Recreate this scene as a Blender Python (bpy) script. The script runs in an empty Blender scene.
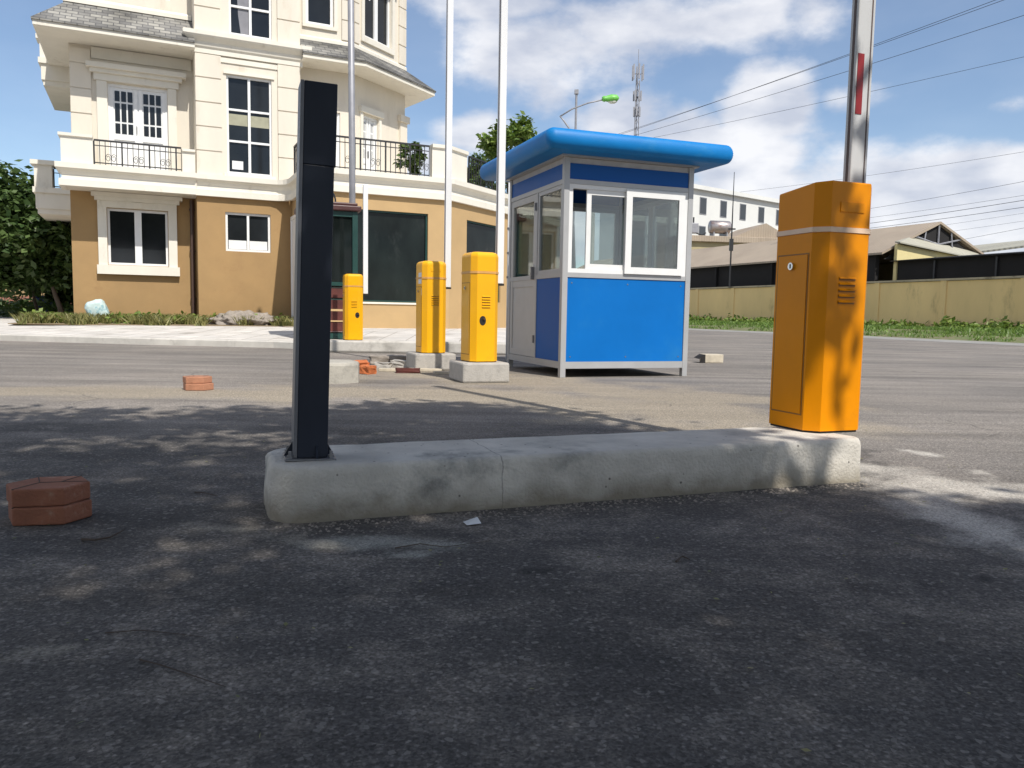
import bpy, bmesh, math, random
import numpy as np
from mathutils import Vector, Matrix, noise
random.seed(7)
rad = math.radians
scene = bpy.context.scene
COL = scene.collection

# ------------------------------------------------------------------ materials
def nt(m):
    m.use_nodes = True
    t = m.node_tree
    b = t.nodes.get('Principled BSDF')
    return t, t.nodes, t.links, b

def mat(name, col, rough=0.6, metal=0.0, var=0.12, scale=6.0, bump=0.0, bscale=60.0, spec=0.5, dirt=None, dscale=1.5, dlo=0.5, dhi=0.72, stretch=(1, 1, 1), coat=0.0):
    """Principled surface with uneven tone, optional stains of another colour and fine bump."""
    m = bpy.data.materials.new(name)
    t, N, L, b = nt(m)
    tc = N.new('ShaderNodeTexCoord')
    mp = N.new('ShaderNodeMapping'); mp.inputs['Scale'].default_value = stretch
    L.new(tc.outputs['Object'], mp.inputs['Vector'])
    nz = N.new('ShaderNodeTexNoise'); nz.inputs['Scale'].default_value = scale
    nz.inputs['Detail'].default_value = 6; nz.inputs['Roughness'].default_value = 0.62
    L.new(mp.outputs['Vector'], nz.inputs['Vector'])
    rp = N.new('ShaderNodeMapRange'); rp.inputs['From Min'].default_value = 0.3; rp.inputs['From Max'].default_value = 0.7
    rp.inputs['To Min'].default_value = 1 - var; rp.inputs['To Max'].default_value = 1 + var
    L.new(nz.outputs['Fac'], rp.inputs['Value'])
    mx = N.new('ShaderNodeMix'); mx.data_type = 'RGBA'; mx.blend_type = 'MULTIPLY'; mx.inputs['Factor'].default_value = 1
    mx.inputs['A'].default_value = (*col, 1); L.new(rp.outputs['Result'], mx.inputs['B'])
    out = mx.outputs['Result']
    if dirt:
        n2 = N.new('ShaderNodeTexNoise'); n2.inputs['Scale'].default_value = dscale; n2.inputs['Detail'].default_value = 8
        n2.inputs['Roughness'].default_value = 0.7
        L.new(mp.outputs['Vector'], n2.inputs['Vector'])
        r2 = N.new('ShaderNodeMapRange'); r2.interpolation_type = 'SMOOTHSTEP'
        r2.inputs['From Min'].default_value = dlo; r2.inputs['From Max'].default_value = dhi
        L.new(n2.outputs['Fac'], r2.inputs['Value'])
        m2 = N.new('ShaderNodeMix'); m2.data_type = 'RGBA'
        L.new(r2.outputs['Result'], m2.inputs['Factor']); L.new(out, m2.inputs['A']); m2.inputs['B'].default_value = (*dirt, 1)
        out = m2.outputs['Result']
    L.new(out, b.inputs['Base Color'])
    rr = N.new('ShaderNodeMapRange'); rr.inputs['To Min'].default_value = max(0.02, rough - 0.08); rr.inputs['To Max'].default_value = min(1, rough + 0.08)
    L.new(nz.outputs['Fac'], rr.inputs['Value']); L.new(rr.outputs['Result'], b.inputs['Roughness'])
    b.inputs['Metallic'].default_value = metal
    b.inputs['Specular IOR Level'].default_value = spec
    b.inputs['Coat Weight'].default_value = coat
    if bump > 0:
        n3 = N.new('ShaderNodeTexNoise'); n3.inputs['Scale'].default_value = bscale; n3.inputs['Detail'].default_value = 5
        L.new(mp.outputs['Vector'], n3.inputs['Vector'])
        bp = N.new('ShaderNodeBump'); bp.inputs['Strength'].default_value = bump; bp.inputs['Distance'].default_value = 0.01
        L.new(n3.outputs['Fac'], bp.inputs['Height']); L.new(bp.outputs['Normal'], b.inputs['Normal'])
    return m

def leaf_mat(name, c1, c2):
    m = bpy.data.materials.new(name)
    t, N, L, b = nt(m)
    g = N.new('ShaderNodeNewGeometry')
    cr = N.new('ShaderNodeMix'); cr.data_type = 'RGBA'
    cr.inputs['A'].default_value = (*c1, 1); cr.inputs['B'].default_value = (*c2, 1)
    L.new(g.outputs['Random Per Island'], cr.inputs['Factor'])
    L.new(cr.outputs['Result'], b.inputs['Base Color'])
    b.inputs['Roughness'].default_value = 0.5
    tr = N.new('ShaderNodeBsdfTranslucent'); L.new(cr.outputs['Result'], tr.inputs['Color'])
    ms = N.new('ShaderNodeMixShader'); ms.inputs['Fac'].default_value = 0.3
    L.new(b.outputs['BSDF'], ms.inputs[1]); L.new(tr.outputs['BSDF'], ms.inputs[2])
    L.new(ms.outputs['Shader'], N['Material Output'].inputs['Surface'])
    return m

def glass_mat(name, tint=(0.75, 0.82, 0.82), refl=0.10):
    m = bpy.data.materials.new(name)
    t, N, L, b = nt(m)
    N.remove(b)
    tr = N.new('ShaderNodeBsdfTransparent'); tr.inputs['Color'].default_value = (*tint, 1)
    gl = N.new('ShaderNodeBsdfGlossy'); gl.inputs['Roughness'].default_value = 0.02
    fr = N.new('ShaderNodeLayerWeight'); fr.inputs['Blend'].default_value = 0.25
    mr = N.new('ShaderNodeMapRange'); mr.inputs['To Min'].default_value = refl; mr.inputs['To Max'].default_value = 0.9
    L.new(fr.outputs['Fresnel'], mr.inputs['Value'])
    ms = N.new('ShaderNodeMixShader'); L.new(mr.outputs['Result'], ms.inputs['Fac'])
    L.new(tr.outputs['BSDF'], ms.inputs[1]); L.new(gl.outputs['BSDF'], ms.inputs[2])
    L.new(ms.outputs['Shader'], N['Material Output'].inputs['Surface'])
    return m

M = {}
M['orange_wall'] = mat('ochre_render', (0.35, 0.222, 0.098), 0.85, var=0.09, scale=1.3, bump=0.15, bscale=90, dirt=(0.30, 0.18, 0.08), dscale=1.2, dlo=0.52, dhi=0.8)
M['tan_wall'] = mat('tan_render', (0.46, 0.31, 0.15), 0.85, var=0.07, scale=1.3, bump=0.15, bscale=90, dirt=(0.43, 0.28, 0.14), dscale=0.8, dlo=0.55, dhi=0.8)
M['cream'] = mat('cream_paint', (0.70, 0.64, 0.54), 0.8, var=0.06, scale=1.5, bump=0.1, bscale=80, dirt=(0.56, 0.49, 0.385), dscale=1.6, dlo=0.54, dhi=0.8, stretch=(1, 1, .3))
M['cream_trim'] = mat('cream_trim_paint', (0.73, 0.69, 0.60), 0.75, var=0.05, scale=2, dirt=(0.52, 0.47, 0.38), dscale=2.6, dlo=0.55, dhi=0.8, stretch=(1, 1, .4))
M['white_frame'] = mat('white_window_plastic', (0.78, 0.78, 0.77), 0.35, var=0.03)
M['dark_pane'] = mat('dark_window_glass', (0.014, 0.016, 0.018), 0.05, var=0.35, scale=0.9, spec=0.4)
M['shop_pane'] = mat('shop_window_glass', (0.010, 0.014, 0.013), 0.05, var=0.5, scale=1.2, spec=0.22, dirt=(0.03, 0.034, 0.032), dscale=1.8, dlo=0.52, dhi=0.75, stretch=(1, 1, 0.5))
M['paper'] = mat('white_paper', (0.75, 0.75, 0.74), 0.8, var=0.03)
M['blind'] = mat('beige_blind', (0.34, 0.33, 0.24), 0.8)
M['iron'] = mat('black_iron', (0.02, 0.02, 0.022), 0.5, var=0.1)
M['pipe_brown'] = mat('brown_pipe', (0.07, 0.04, 0.03), 0.5)
def slate_mat():
    m = bpy.data.materials.new('grey_slate_tiles')
    t, N, L, b = nt(m)
    tc = N.new('ShaderNodeTexCoord')
    br = N.new('ShaderNodeTexBrick'); br.inputs['Scale'].default_value = 1.0
    br.inputs['Color1'].default_value = (0.115, 0.112, 0.108, 1); br.inputs['Color2'].default_value = (0.235, 0.225, 0.20, 1)
    br.inputs['Mortar'].default_value = (0.07, 0.07, 0.07, 1)
    br.inputs['Brick Width'].default_value = 0.26; br.inputs['Row Height'].default_value = 0.115
    br.inputs['Mortar Size'].default_value = 0.012; br.inputs['Mortar Smooth'].default_value = 0.3
    sp = N.new('ShaderNodeSeparateXYZ'); cb = N.new('ShaderNodeCombineXYZ'); ad = N.new('ShaderNodeMath'); ad.operation = 'MULTIPLY_ADD'
    L.new(tc.outputs['Object'], sp.inputs[0])
    L.new(sp.outputs['Z'], ad.inputs[0]); ad.inputs[1].default_value = 1.0; ad.inputs[2].default_value = 0.02
    L.new(sp.outputs['X'], cb.inputs['X']); L.new(ad.outputs[0], cb.inputs['Y'])
    L.new(cb.outputs[0], br.inputs['Vector'])
    nz = N.new('ShaderNodeTexNoise'); nz.inputs['Scale'].default_value = 1.1; nz.inputs['Detail'].default_value = 6
    L.new(tc.outputs['Object'], nz.inputs['Vector'])
    mr = N.new('ShaderNodeMapRange'); mr.inputs['From Min'].default_value = 0.35; mr.inputs['From Max'].default_value = 0.65
    mr.inputs['To Min'].default_value = 0.55; mr.inputs['To Max'].default_value = 1.5
    L.new(nz.outputs['Fac'], mr.inputs['Value'])
    mx = N.new('ShaderNodeMix'); mx.data_type = 'RGBA'; mx.blend_type = 'MULTIPLY'; mx.inputs['Factor'].default_value = 1
    L.new(br.outputs['Color'], mx.inputs['A']); L.new(mr.outputs['Result'], mx.inputs['B'])
    L.new(mx.outputs['Result'], b.inputs['Base Color']); b.inputs['Roughness'].default_value = 0.75
    bp = N.new('ShaderNodeBump'); bp.inputs['Strength'].default_value = 0.6; bp.inputs['Distance'].default_value = 0.02
    L.new(br.outputs['Fac'], bp.inputs['Height']); bp.invert = True; L.new(bp.outputs['Normal'], b.inputs['Normal'])
    return m
M['slate'] = slate_mat()
M['yellow'] = mat('yellow_cabinet_paint', (0.84, 0.41, 0.002), 0.33, var=0.07, scale=2.0, spec=.35, dirt=(0.64, 0.29, 0.012), dscale=2.6, dlo=0.52, dhi=0.85, coat=0.15, bump=0.03, bscale=14)
M['amber'] = mat('amber_cabinet_paint', (0.76, 0.262, 0.0005), 0.36, var=0.07, scale=2.0, spec=.16, dirt=(0.56, 0.20, 0.008), dscale=2.6, dlo=0.52, dhi=0.85, coat=0.05, bump=0.03, bscale=14)
M['band_pale'] = mat('pale_rubber_band', (0.86, 0.62, 0.44), 0.5)
M['band_orange'] = mat('orange_band', (0.62, 0.33, 0.10), 0.4)
M['black'] = mat('black_void', (0.012, 0.010, 0.009), 0.7)
M['dark_slot'] = mat('louvre_shadow_paint', (0.28, 0.12, 0.01), 0.5)
M['chrome'] = mat('chrome_lock', (0.6, 0.6, 0.6), 0.2, metal=1.0)
M['alu_arm'] = mat('barrier_arm_paint', (0.54, 0.54, 0.54), 0.5, metal=0.0, var=0.06, scale=3, stretch=(1, 1, 0.3), dirt=(0.30, 0.30, 0.31), dscale=5, dlo=0.6, dhi=0.8)
M['white_arm'] = mat('white_arm_paint', (0.76, 0.76, 0.76), 0.35, var=0.05, scale=3, stretch=(1, 1, 0.3))
M['arm_dark'] = mat('arm_dark_strip', (0.10, 0.07, 0.065), 0.6)
M['red_refl'] = mat('red_reflector', (0.26, 0.012, 0.014), 0.4)
M['post_black'] = mat('dark_post_paint', (0.024, 0.029, 0.043), 0.38, var=0.25, scale=3, stretch=(1, 1, 0.4), spec=0.22)
M['sleeve_black'] = mat('black_sleeve', (0.013, 0.015, 0.021), 0.36, var=0.2)
M['post_edge'] = mat('grey_post_side', (0.16, 0.16, 0.17), 0.4, var=0.1)
M['steel'] = mat('galvanised_steel', (0.22, 0.22, 0.23), 0.45, metal=0.7, var=0.2, scale=20)
M['conc'] = mat('cast_concrete', (0.40, 0.375, 0.325), 0.9, var=0.16, scale=5, bump=0.45, bscale=70, dirt=(0.24, 0.225, 0.20), dscale=3.2, dlo=0.50, dhi=0.74)
M['conc2'] = mat('grey_concrete_block', (0.40, 0.375, 0.34), 0.9, var=0.16, scale=8, bump=0.5, bscale=80, dirt=(0.24, 0.23, 0.21), dscale=7, dlo=0.55, dhi=0.72)
M['kerb'] = mat('whitish_kerb', (0.50, 0.475, 0.43), 0.9, var=0.14, scale=3, bump=0.3, dirt=(0.30, 0.28, 0.25), dscale=2, dlo=0.52, dhi=0.75)
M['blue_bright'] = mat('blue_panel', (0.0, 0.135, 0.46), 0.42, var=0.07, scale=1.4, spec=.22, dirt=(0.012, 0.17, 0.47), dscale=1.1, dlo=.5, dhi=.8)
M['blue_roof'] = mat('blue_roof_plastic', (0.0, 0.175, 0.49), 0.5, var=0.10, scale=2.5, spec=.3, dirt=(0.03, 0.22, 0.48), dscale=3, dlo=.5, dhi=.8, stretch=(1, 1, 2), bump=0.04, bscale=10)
M['blue_shaded'] = mat('shaded_blue_panel', (0.0, 0.085, 0.34), 0.42, var=0.06, scale=1.2, spec=.22)  # darker copy of the panel blue; eave and side shade painted in
M['alu'] = mat('brushed_aluminium', (0.42, 0.42, 0.42), 0.45, metal=0.25, var=0.06, scale=4)
M['alu_door'] = mat('grey_door_panel', (0.47, 0.46, 0.44), 0.5, var=0.05)
M['booth_in'] = mat('booth_inside', (0.45, 0.45, 0.46), 0.7)
M['booth_floor'] = mat('booth_underside', (0.05, 0.05, 0.05), 0.8)
M['white'] = mat('white_paint', (0.75, 0.75, 0.74), 0.4, var=0.04)
M['glass'] = glass_mat('clear_booth_glass', (0.86, 0.91, 0.90), 0.09)
M['paver'] = mat('red_clay_paver', (0.275, 0.108, 0.062), 0.9, var=0.2, scale=9, bump=0.5, bscale=90, dirt=(0.40, 0.26, 0.19), dscale=10, dlo=0.55, dhi=0.75)
M['paver_pale'] = mat('orange_clay_paver', (0.40, 0.185, 0.108), 0.9, var=0.18, scale=9, bump=0.5, bscale=90)
M['brick'] = mat('broken_orange_brick', (0.48, 0.14, 0.045), 0.9, var=0.2, scale=14)
M['board'] = mat('pale_scrap_board', (0.50, 0.44, 0.34), 0.8, var=0.2, scale=8)
M['bark'] = mat('bark', (0.10, 0.075, 0.055), 0.9, var=0.3, scale=8, bump=0.6, bscale=30, stretch=(1, 1, 0.3))
M['twig'] = mat('dry_twig', (0.075, 0.055, 0.042), 0.9)
M['leaf_dark'] = leaf_mat('dark_leaves', (0.036, 0.075, 0.018), (0.115, 0.175, 0.05))
M['leaf_mid'] = leaf_mat('mid_leaves', (0.045, 0.095, 0.018), (0.125, 0.18, 0.04))
M['leaf_bright'] = leaf_mat('bright_leaves', (0.08, 0.15, 0.02), (0.21, 0.28, 0.055))
M['grass'] = leaf_mat('verge_grass', (0.085, 0.16, 0.025), (0.20, 0.30, 0.06))
M['grass_dry'] = leaf_mat('dry_weeds', (0.12, 0.14, 0.035), (0.34, 0.31, 0.12))
M['soil'] = mat('verge_soil', (0.17, 0.15, 0.08), 0.95, var=0.3, scale=3, dirt=(0.10, 0.14, 0.035), dscale=2, dlo=0.42, dhi=0.6)
M['rubble'] = mat('heap_of_grit', (0.27, 0.235, 0.20), 0.95, var=0.25, scale=12, bump=0.6, bscale=40)
M['sack'] = mat('woven_sack', (0.52, 0.64, 0.62), 0.7, var=0.12, scale=6, bump=0.4, bscale=40, dirt=(0.28, 0.46, 0.50), dscale=5, dlo=0.5, dhi=0.6)
M['yard_wall'] = mat('yard_wall_render', (0.80, 0.585, 0.28), 0.9, var=0.08, scale=0.6, bump=0.1, dirt=(0.50, 0.365, 0.18), dscale=0.9, dlo=0.56, dhi=0.74, stretch=(1, 1, 0.35))
M['yard_cap'] = mat('yard_wall_coping', (0.44, 0.37, 0.26), 0.9, var=0.1, scale=1, dirt=(0.12, 0.10, 0.07), dscale=0.8, dlo=0.5, dhi=0.7)
def corrugated(name, c1, c2, sc):
    m = mat(name, c1, 0.7, var=0.12, scale=0.35, dirt=c2, dscale=0.22, dlo=0.45, dhi=0.7)
    t, N, L, b = nt(m)
    tc = N.new('ShaderNodeTexCoord')
    wv = N.new('ShaderNodeTexWave'); wv.bands_direction = 'X'; wv.inputs['Scale'].default_value = sc
    L.new(tc.outputs['Object'], wv.inputs['Vector'])
    bp = N.new('ShaderNodeBump'); bp.inputs['Strength'].default_value = 0.5; bp.inputs['Distance'].default_value = 0.05
    L.new(wv.outputs['Fac'], bp.inputs['Height']); L.new(bp.outputs['Normal'], b.inputs['Normal'])
    return m
M['roof_brown'] = corrugated('weathered_roof_sheet', (0.35, 0.285, 0.215), (0.28, 0.22, 0.165), 1.2)
M['roof_grey'] = corrugated('grey_roof_sheet', (0.36, 0.345, 0.28), (0.30, 0.285, 0.23), 1.2)
M['shed_dark'] = mat('dark_shed_fill', (0.014, 0.013, 0.013), 0.95, var=0.3, scale=0.8)  # near-black for dark sheets, painted gable shade, posts and low shed roof
M['shed_wall'] = mat('pale_yellow_render', (0.66, 0.56, 0.28), 0.85, var=0.06)
M['far_white'] = mat('far_white_render', (0.66, 0.66, 0.63), 0.85, var=0.06, scale=0.3)
M['far_beige'] = mat('far_beige_render', (0.40, 0.34, 0.20), 0.85, var=0.12, scale=0.6)
M['far_window'] = mat('far_window_glass', (0.05, 0.055, 0.06), 0.1)
M['grey_metal'] = mat('grey_painted_metal', (0.30, 0.30, 0.32), 0.5, metal=0.3)
M['lamp_green'] = mat('green_lamp_head', (0.16, 0.50, 0.09), 0.4)
M['lamp_lens'] = mat('lamp_lens', (0.66, 0.68, 0.58), 0.25)
M['tank'] = mat('steel_tank', (0.45, 0.40, 0.38), 0.35, metal=0.7, dirt=(0.25, 0.12, 0.09), dscale=2)
M['tank_red'] = mat('faded_red_end', (0.50, 0.12, 0.12), 0.5)
M['wire'] = mat('black_cable', (0.02, 0.02, 0.022), 0.6)
M['kiosk_green'] = mat('dark_green_paint', (0.012, 0.05, 0.042), 0.4)
M['kiosk_roof'] = mat('maroon_paint', (0.065, 0.022, 0.02), 0.5)
M['red_old'] = mat('faded_red_panel', (0.095, 0.024, 0.018), 0.8, var=.3, scale=5)
M['blue_bin'] = mat('blue_bin_plastic', (0.01, 0.025, 0.16), 0.5)
M['terracotta'] = mat('terracotta_wall', (0.30, 0.13, 0.09), 0.9)

# --------------------------------------------------------------- mesh helpers
def T(x=0, y=0, z=0, rz=0, rx=0, ry=0):
    return Matrix.Translation((x, y, z)) @ Matrix.Rotation(rz, 4, 'Z') @ Matrix.Rotation(ry, 4, 'Y') @ Matrix.Rotation(rx, 4, 'X')

class MB:
    """collects shapes and links them as ONE mesh object"""
    def __init__(self):
        self.bm = bmesh.new()
    def box(self, x0, x1, y0, y1, z0, z1, bev=0.0, seg=2, X=None):
        x0, x1 = min(x0, x1), max(x0, x1); y0, y1 = min(y0, y1), max(y0, y1); z0, z1 = min(z0, z1), max(z0, z1)
        vs = [self.bm.verts.new(p) for p in ((x0, y0, z0), (x1, y0, z0), (x1, y1, z0), (x0, y1, z0), (x0, y0, z1), (x1, y0, z1), (x1, y1, z1), (x0, y1, z1))]
        fs = [self.bm.faces.new([vs[i] for i in q]) for q in ((3, 2, 1, 0), (4, 5, 6, 7), (0, 1, 5, 4), (1, 2, 6, 5), (2, 3, 7, 6), (3, 0, 4, 7))]
        if bev > 0:
            es = list({e for f in fs for e in f.edges})
            r = bmesh.ops.bevel(self.bm, geom=es, offset=bev, segments=seg, affect='EDGES', profile=0.5)
            vs = list({v for f in r['faces'] for v in f.verts} | {v for v in vs if v.is_valid})
        if X is not None:
            bmesh.ops.transform(self.bm, matrix=X, verts=[v for v in vs if v.is_valid])
        return self
    def prism(self, poly, z0, z1, X=None, bev=0.0, seg=2, only_top=False):
        lo = [self.bm.verts.new((p[0], p[1], z0)) for p in poly]; hi = [self.bm.verts.new((p[0], p[1], z1)) for p in poly]
        n = len(poly)
        fs = [self.bm.faces.new(lo[::-1]), self.bm.faces.new(hi)]
        for i in range(n):
            fs.append(self.bm.faces.new((lo[i], lo[(i + 1) % n], hi[(i + 1) % n], hi[i])))
        vs = lo + hi
        if bev > 0:
            es = list(fs[1].edges) if only_top else list({e for f in fs for e in f.edges})
            r = bmesh.ops.bevel(self.bm, geom=es, offset=bev, segments=seg, affect='EDGES', profile=0.5)
            vs = list({v for f in r['faces'] for v in f.verts} | {v for v in vs if v.is_valid})
        if X is not None:
            bmesh.ops.transform(self.bm, matrix=X, verts=[v for v in vs if v.is_valid])
        return self
    def quad(self, *pts):
        self.bm.faces.new([self.bm.verts.new(p) for p in pts]); return self
    def tube(self, pts, r, n=8, r1=None, cap=True):
        pts = [Vector(p) for p in pts]; m = len(pts); rings = []
        for i, p in enumerate(pts):
            d = (pts[min(i + 1, m - 1)] - pts[max(i - 1, 0)]).normalized()
            a = d.orthogonal().normalized() if i == 0 else (a - d * a.dot(d)).normalized()
            b = d.cross(a)
            rr = r[i] if isinstance(r, (list, tuple)) else (r if r1 is None else r + (r1 - r) * i / max(1, m - 1))
            rings.append([self.bm.verts.new(p + (a * math.cos(2 * math.pi * k / n) + b * math.sin(2 * math.pi * k / n)) * rr) for k in range(n)])
        for i in range(m - 1):
            for k in range(n):
                self.bm.faces.new((rings[i][k], rings[i][(k + 1) % n], rings[i + 1][(k + 1) % n], rings[i + 1][k]))
        if cap:
            self.bm.faces.new(rings[0][::-1]); self.bm.faces.new(rings[-1])
        return self
    def sweep(self, path, prof, closed=True, sc=None):
        """path: (x, y) points; prof: (outward, z), outward to the right of the heading; mitred corners"""
        n = len(path); rings = []
        nrm = []
        for i in range(n - 1):
            d = Vector((path[i + 1][0] - path[i][0], path[i + 1][1] - path[i][1])).normalized()
            nrm.append(Vector((d.y, -d.x)))
        for i in range(n):
            k1 = sc[i - 1] if sc and i > 0 else 1.0; k2 = sc[i] if sc and i < n - 1 else 1.0
            if i == 0: m = nrm[0] * k2
            elif i == n - 1: m = nrm[-1] * k1
            elif sc:
                a_, b_ = nrm[i - 1], nrm[i]; det = a_.x * b_.y - a_.y * b_.x
                m = Vector(((k1 * b_.y - k2 * a_.y) / det, (a_.x * k2 - b_.x * k1) / det))
            else:
                m = nrm[i - 1] + nrm[i]; m = m / max(0.2, m.dot(nrm[i]))
            rings.append([self.bm.verts.new((path[i][0] + m.x * o, path[i][1] + m.y * o, z)) for o, z in prof])
        k = len(prof)
        for i in range(n - 1):
            for j in range(k if closed else k - 1):
                self.bm.faces.new((rings[i][j], rings[i + 1][j], rings[i + 1][(j + 1) % k], rings[i][(j + 1) % k]))
        if closed:
            self.bm.faces.new(rings[0][::-1]); self.bm.faces.new(rings[-1])
        return self
    def wall(self, s0, s1, z0, z1, holes=(), depth=0.16, X=None):
        """upright wall face in the plane y = 0 (facing -y), with real openings and reveals"""
        xs = sorted({s0, s1, *[h[0] for h in holes], *[h[1] for h in holes]}); zs = sorted({z0, z1, *[h[2] for h in holes], *[h[3] for h in holes]})
        new = []
        def q(*pts):
            vs = [self.bm.verts.new(p) for p in pts]; new.extend(vs); self.bm.faces.new(vs)
        for i in range(len(xs) - 1):
            for j in range(len(zs) - 1):
                cx, cz = (xs[i] + xs[i + 1]) / 2, (zs[j] + zs[j + 1]) / 2
                if any(h[0] < cx < h[1] and h[2] < cz < h[3] for h in holes): continue
                q((xs[i], 0, zs[j]), (xs[i + 1], 0, zs[j]), (xs[i + 1], 0, zs[j + 1]), (xs[i], 0, zs[j + 1]))
        for a, b, c, d in holes:
            q((a, 0, c), (a, 0, d), (a, depth, d), (a, depth, c)); q((b, 0, d), (b, 0, c), (b, depth, c), (b, depth, d))
            q((a, 0, d), (b, 0, d), (b, depth, d), (a, depth, d)); q((b, 0, c), (a, 0, c), (a, depth, c), (b, depth, c))
        if X is not None: bmesh.ops.transform(self.bm, matrix=X, verts=new)
        return self
    def build(self, name, m, parent=None, smooth=False, X=None):
        if X is not None: bmesh.ops.transform(self.bm, matrix=X, verts=self.bm.verts)
        bmesh.ops.recalc_face_normals(self.bm, faces=self.bm.faces)
        me = bpy.data.meshes.new(name); self.bm.to_mesh(me); self.bm.free()
        me.materials.append(m)
        if smooth:
            for p in me.polygons: p.use_smooth = True
        o = bpy.data.objects.new(name, me); COL.objects.link(o)
        if parent is not None: o.parent = parent
        return o

def tag(o, label=None, cat=None, group=None, kind=None):
    if label: o['label'] = label
    if cat: o['category'] = cat
    if group: o['group'] = group
    if kind: o['kind'] = kind
    return o
def thing(name, label, cat, loc=(0, 0, 0), rz=0, group=None):
    o = bpy.data.objects.new(name, None); COL.objects.link(o)
    o.location = loc; o.rotation_euler = (0, 0, rz); o.empty_display_size = 0.2
    return tag(o, label, cat, group)
def kids(o): return [c for c in bpy.data.objects if c.parent == o]
def copy_tree(o, parent=None):
    c = o.copy(); COL.objects.link(c)
    if parent is not None: c.parent = parent
    for ch in kids(o): copy_tree(ch, c)
    return c
def arrays_obj(name, V, Fc, m, parent=None, smooth=False):
    me = bpy.data.meshes.new(name)
    V = np.asarray(V, dtype=np.float32); Fc = np.asarray(Fc, dtype=np.int32); k = Fc.shape[1]
    me.vertices.add(len(V)); me.vertices.foreach_set('co', V.ravel())
    me.loops.add(Fc.size); me.loops.foreach_set('vertex_index', Fc.ravel())
    me.polygons.add(len(Fc)); me.polygons.foreach_set('loop_start', np.arange(0, Fc.size, k, dtype=np.int32))
    me.update(calc_edges=True); me.validate()
    me.materials.append(m)
    o = bpy.data.objects.new(name, me); COL.objects.link(o)
    if parent is not None: o.parent = parent
    return o

rng = np.random.default_rng(5)
def leaf_cloud(centres, size, flat=0.5):
    """one bent diamond leaf per centre"""
    n = len(centres); C = np.asarray(centres)
    d = rng.normal(size=(n, 3)); d[:, 2] = d[:, 2] * flat - 0.15; d /= np.linalg.norm(d, axis=1)[:, None]
    up = rng.normal(size=(n, 3)) * 0.6 + np.array([0, 0, 1.0]); s = np.cross(d, up); s /= np.linalg.norm(s, axis=1)[:, None]
    nn = np.cross(s, d)
    L = size * rng.uniform(0.65, 1.3, n)[:, None]; W = L * rng.uniform(0.22, 0.34, n)[:, None]
    a = C; b = C + d * L * 0.5 + s * W - nn * L * 0.06; c = C + d * L - nn * L * 0.2; e = C + d * L * 0.5 - s * W - nn * L * 0.06
    V = np.stack([a, b, c, e], 1).reshape(-1, 3); Fc = np.arange(4 * n).reshape(n, 4)
    return V, Fc

# ------------------------------------------------------------------- camera
CAM_H, FPX = 0.70, 790.0
th, ro = rad(5.14), rad(1.0)
Fv = Vector((0, math.cos(th), -math.sin(th))); R0 = Vector((1, 0, 0)); U0 = R0.cross(Fv)
Rv = R0 * math.cos(ro) + U0 * math.sin(ro); Uv = U0 * math.cos(ro) - R0 * math.sin(ro)
cd = bpy.data.cameras.new('camera'); cam = bpy.data.objects.new('camera', cd); COL.objects.link(cam)
cam.matrix_world = Matrix(((Rv.x, Uv.x, -Fv.x, 0), (Rv.y, Uv.y, -Fv.y, 0), (Rv.z, Uv.z, -Fv.z, CAM_H), (0, 0, 0, 1)))
cd.sensor_width = 36; cd.lens = 36 * FPX / 1024; cd.clip_end = 5000; cd.clip_start = 0.05
scene.camera = cam
def ray(px, py): return Fv + Rv * ((px - 512) / FPX) + Uv * ((384 - py) / FPX)
def G(px, py, z=0.0):
    """place on the ground (or at height z) surveyed from the photograph"""
    d = ray(px, py); t = (z - CAM_H) / d.z
    return Vector((d.x * t, d.y * t, z))
def D(px, py, y):
    d = ray(px, py); t = y / d.y
    return Vector((d.x * t, y, CAM_H + d.z * t))

# ------------------------------------------------------------- light and sky
SUN_AZ, SUN_EL = rad(33), rad(52)          # azimuth measured from -Y (behind the camera) towards +X
SH = Vector((math.sin(SUN_AZ), -math.cos(SUN_AZ), 0))
sdir = SH * math.cos(SUN_EL) + Vector((0, 0, math.sin(SUN_EL)))
sl = bpy.data.lights.new('sun', 'SUN'); sl.energy = 4.6; sl.angle = rad(0.55); sl.color = (1.0, 0.955, 0.88)
so = bpy.data.objects.new('sun', sl); COL.objects.link(so)
so.rotation_euler = (-sdir).to_track_quat('-Z', 'Y').to_euler(); so.location = (8, -10, 20)

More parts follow.
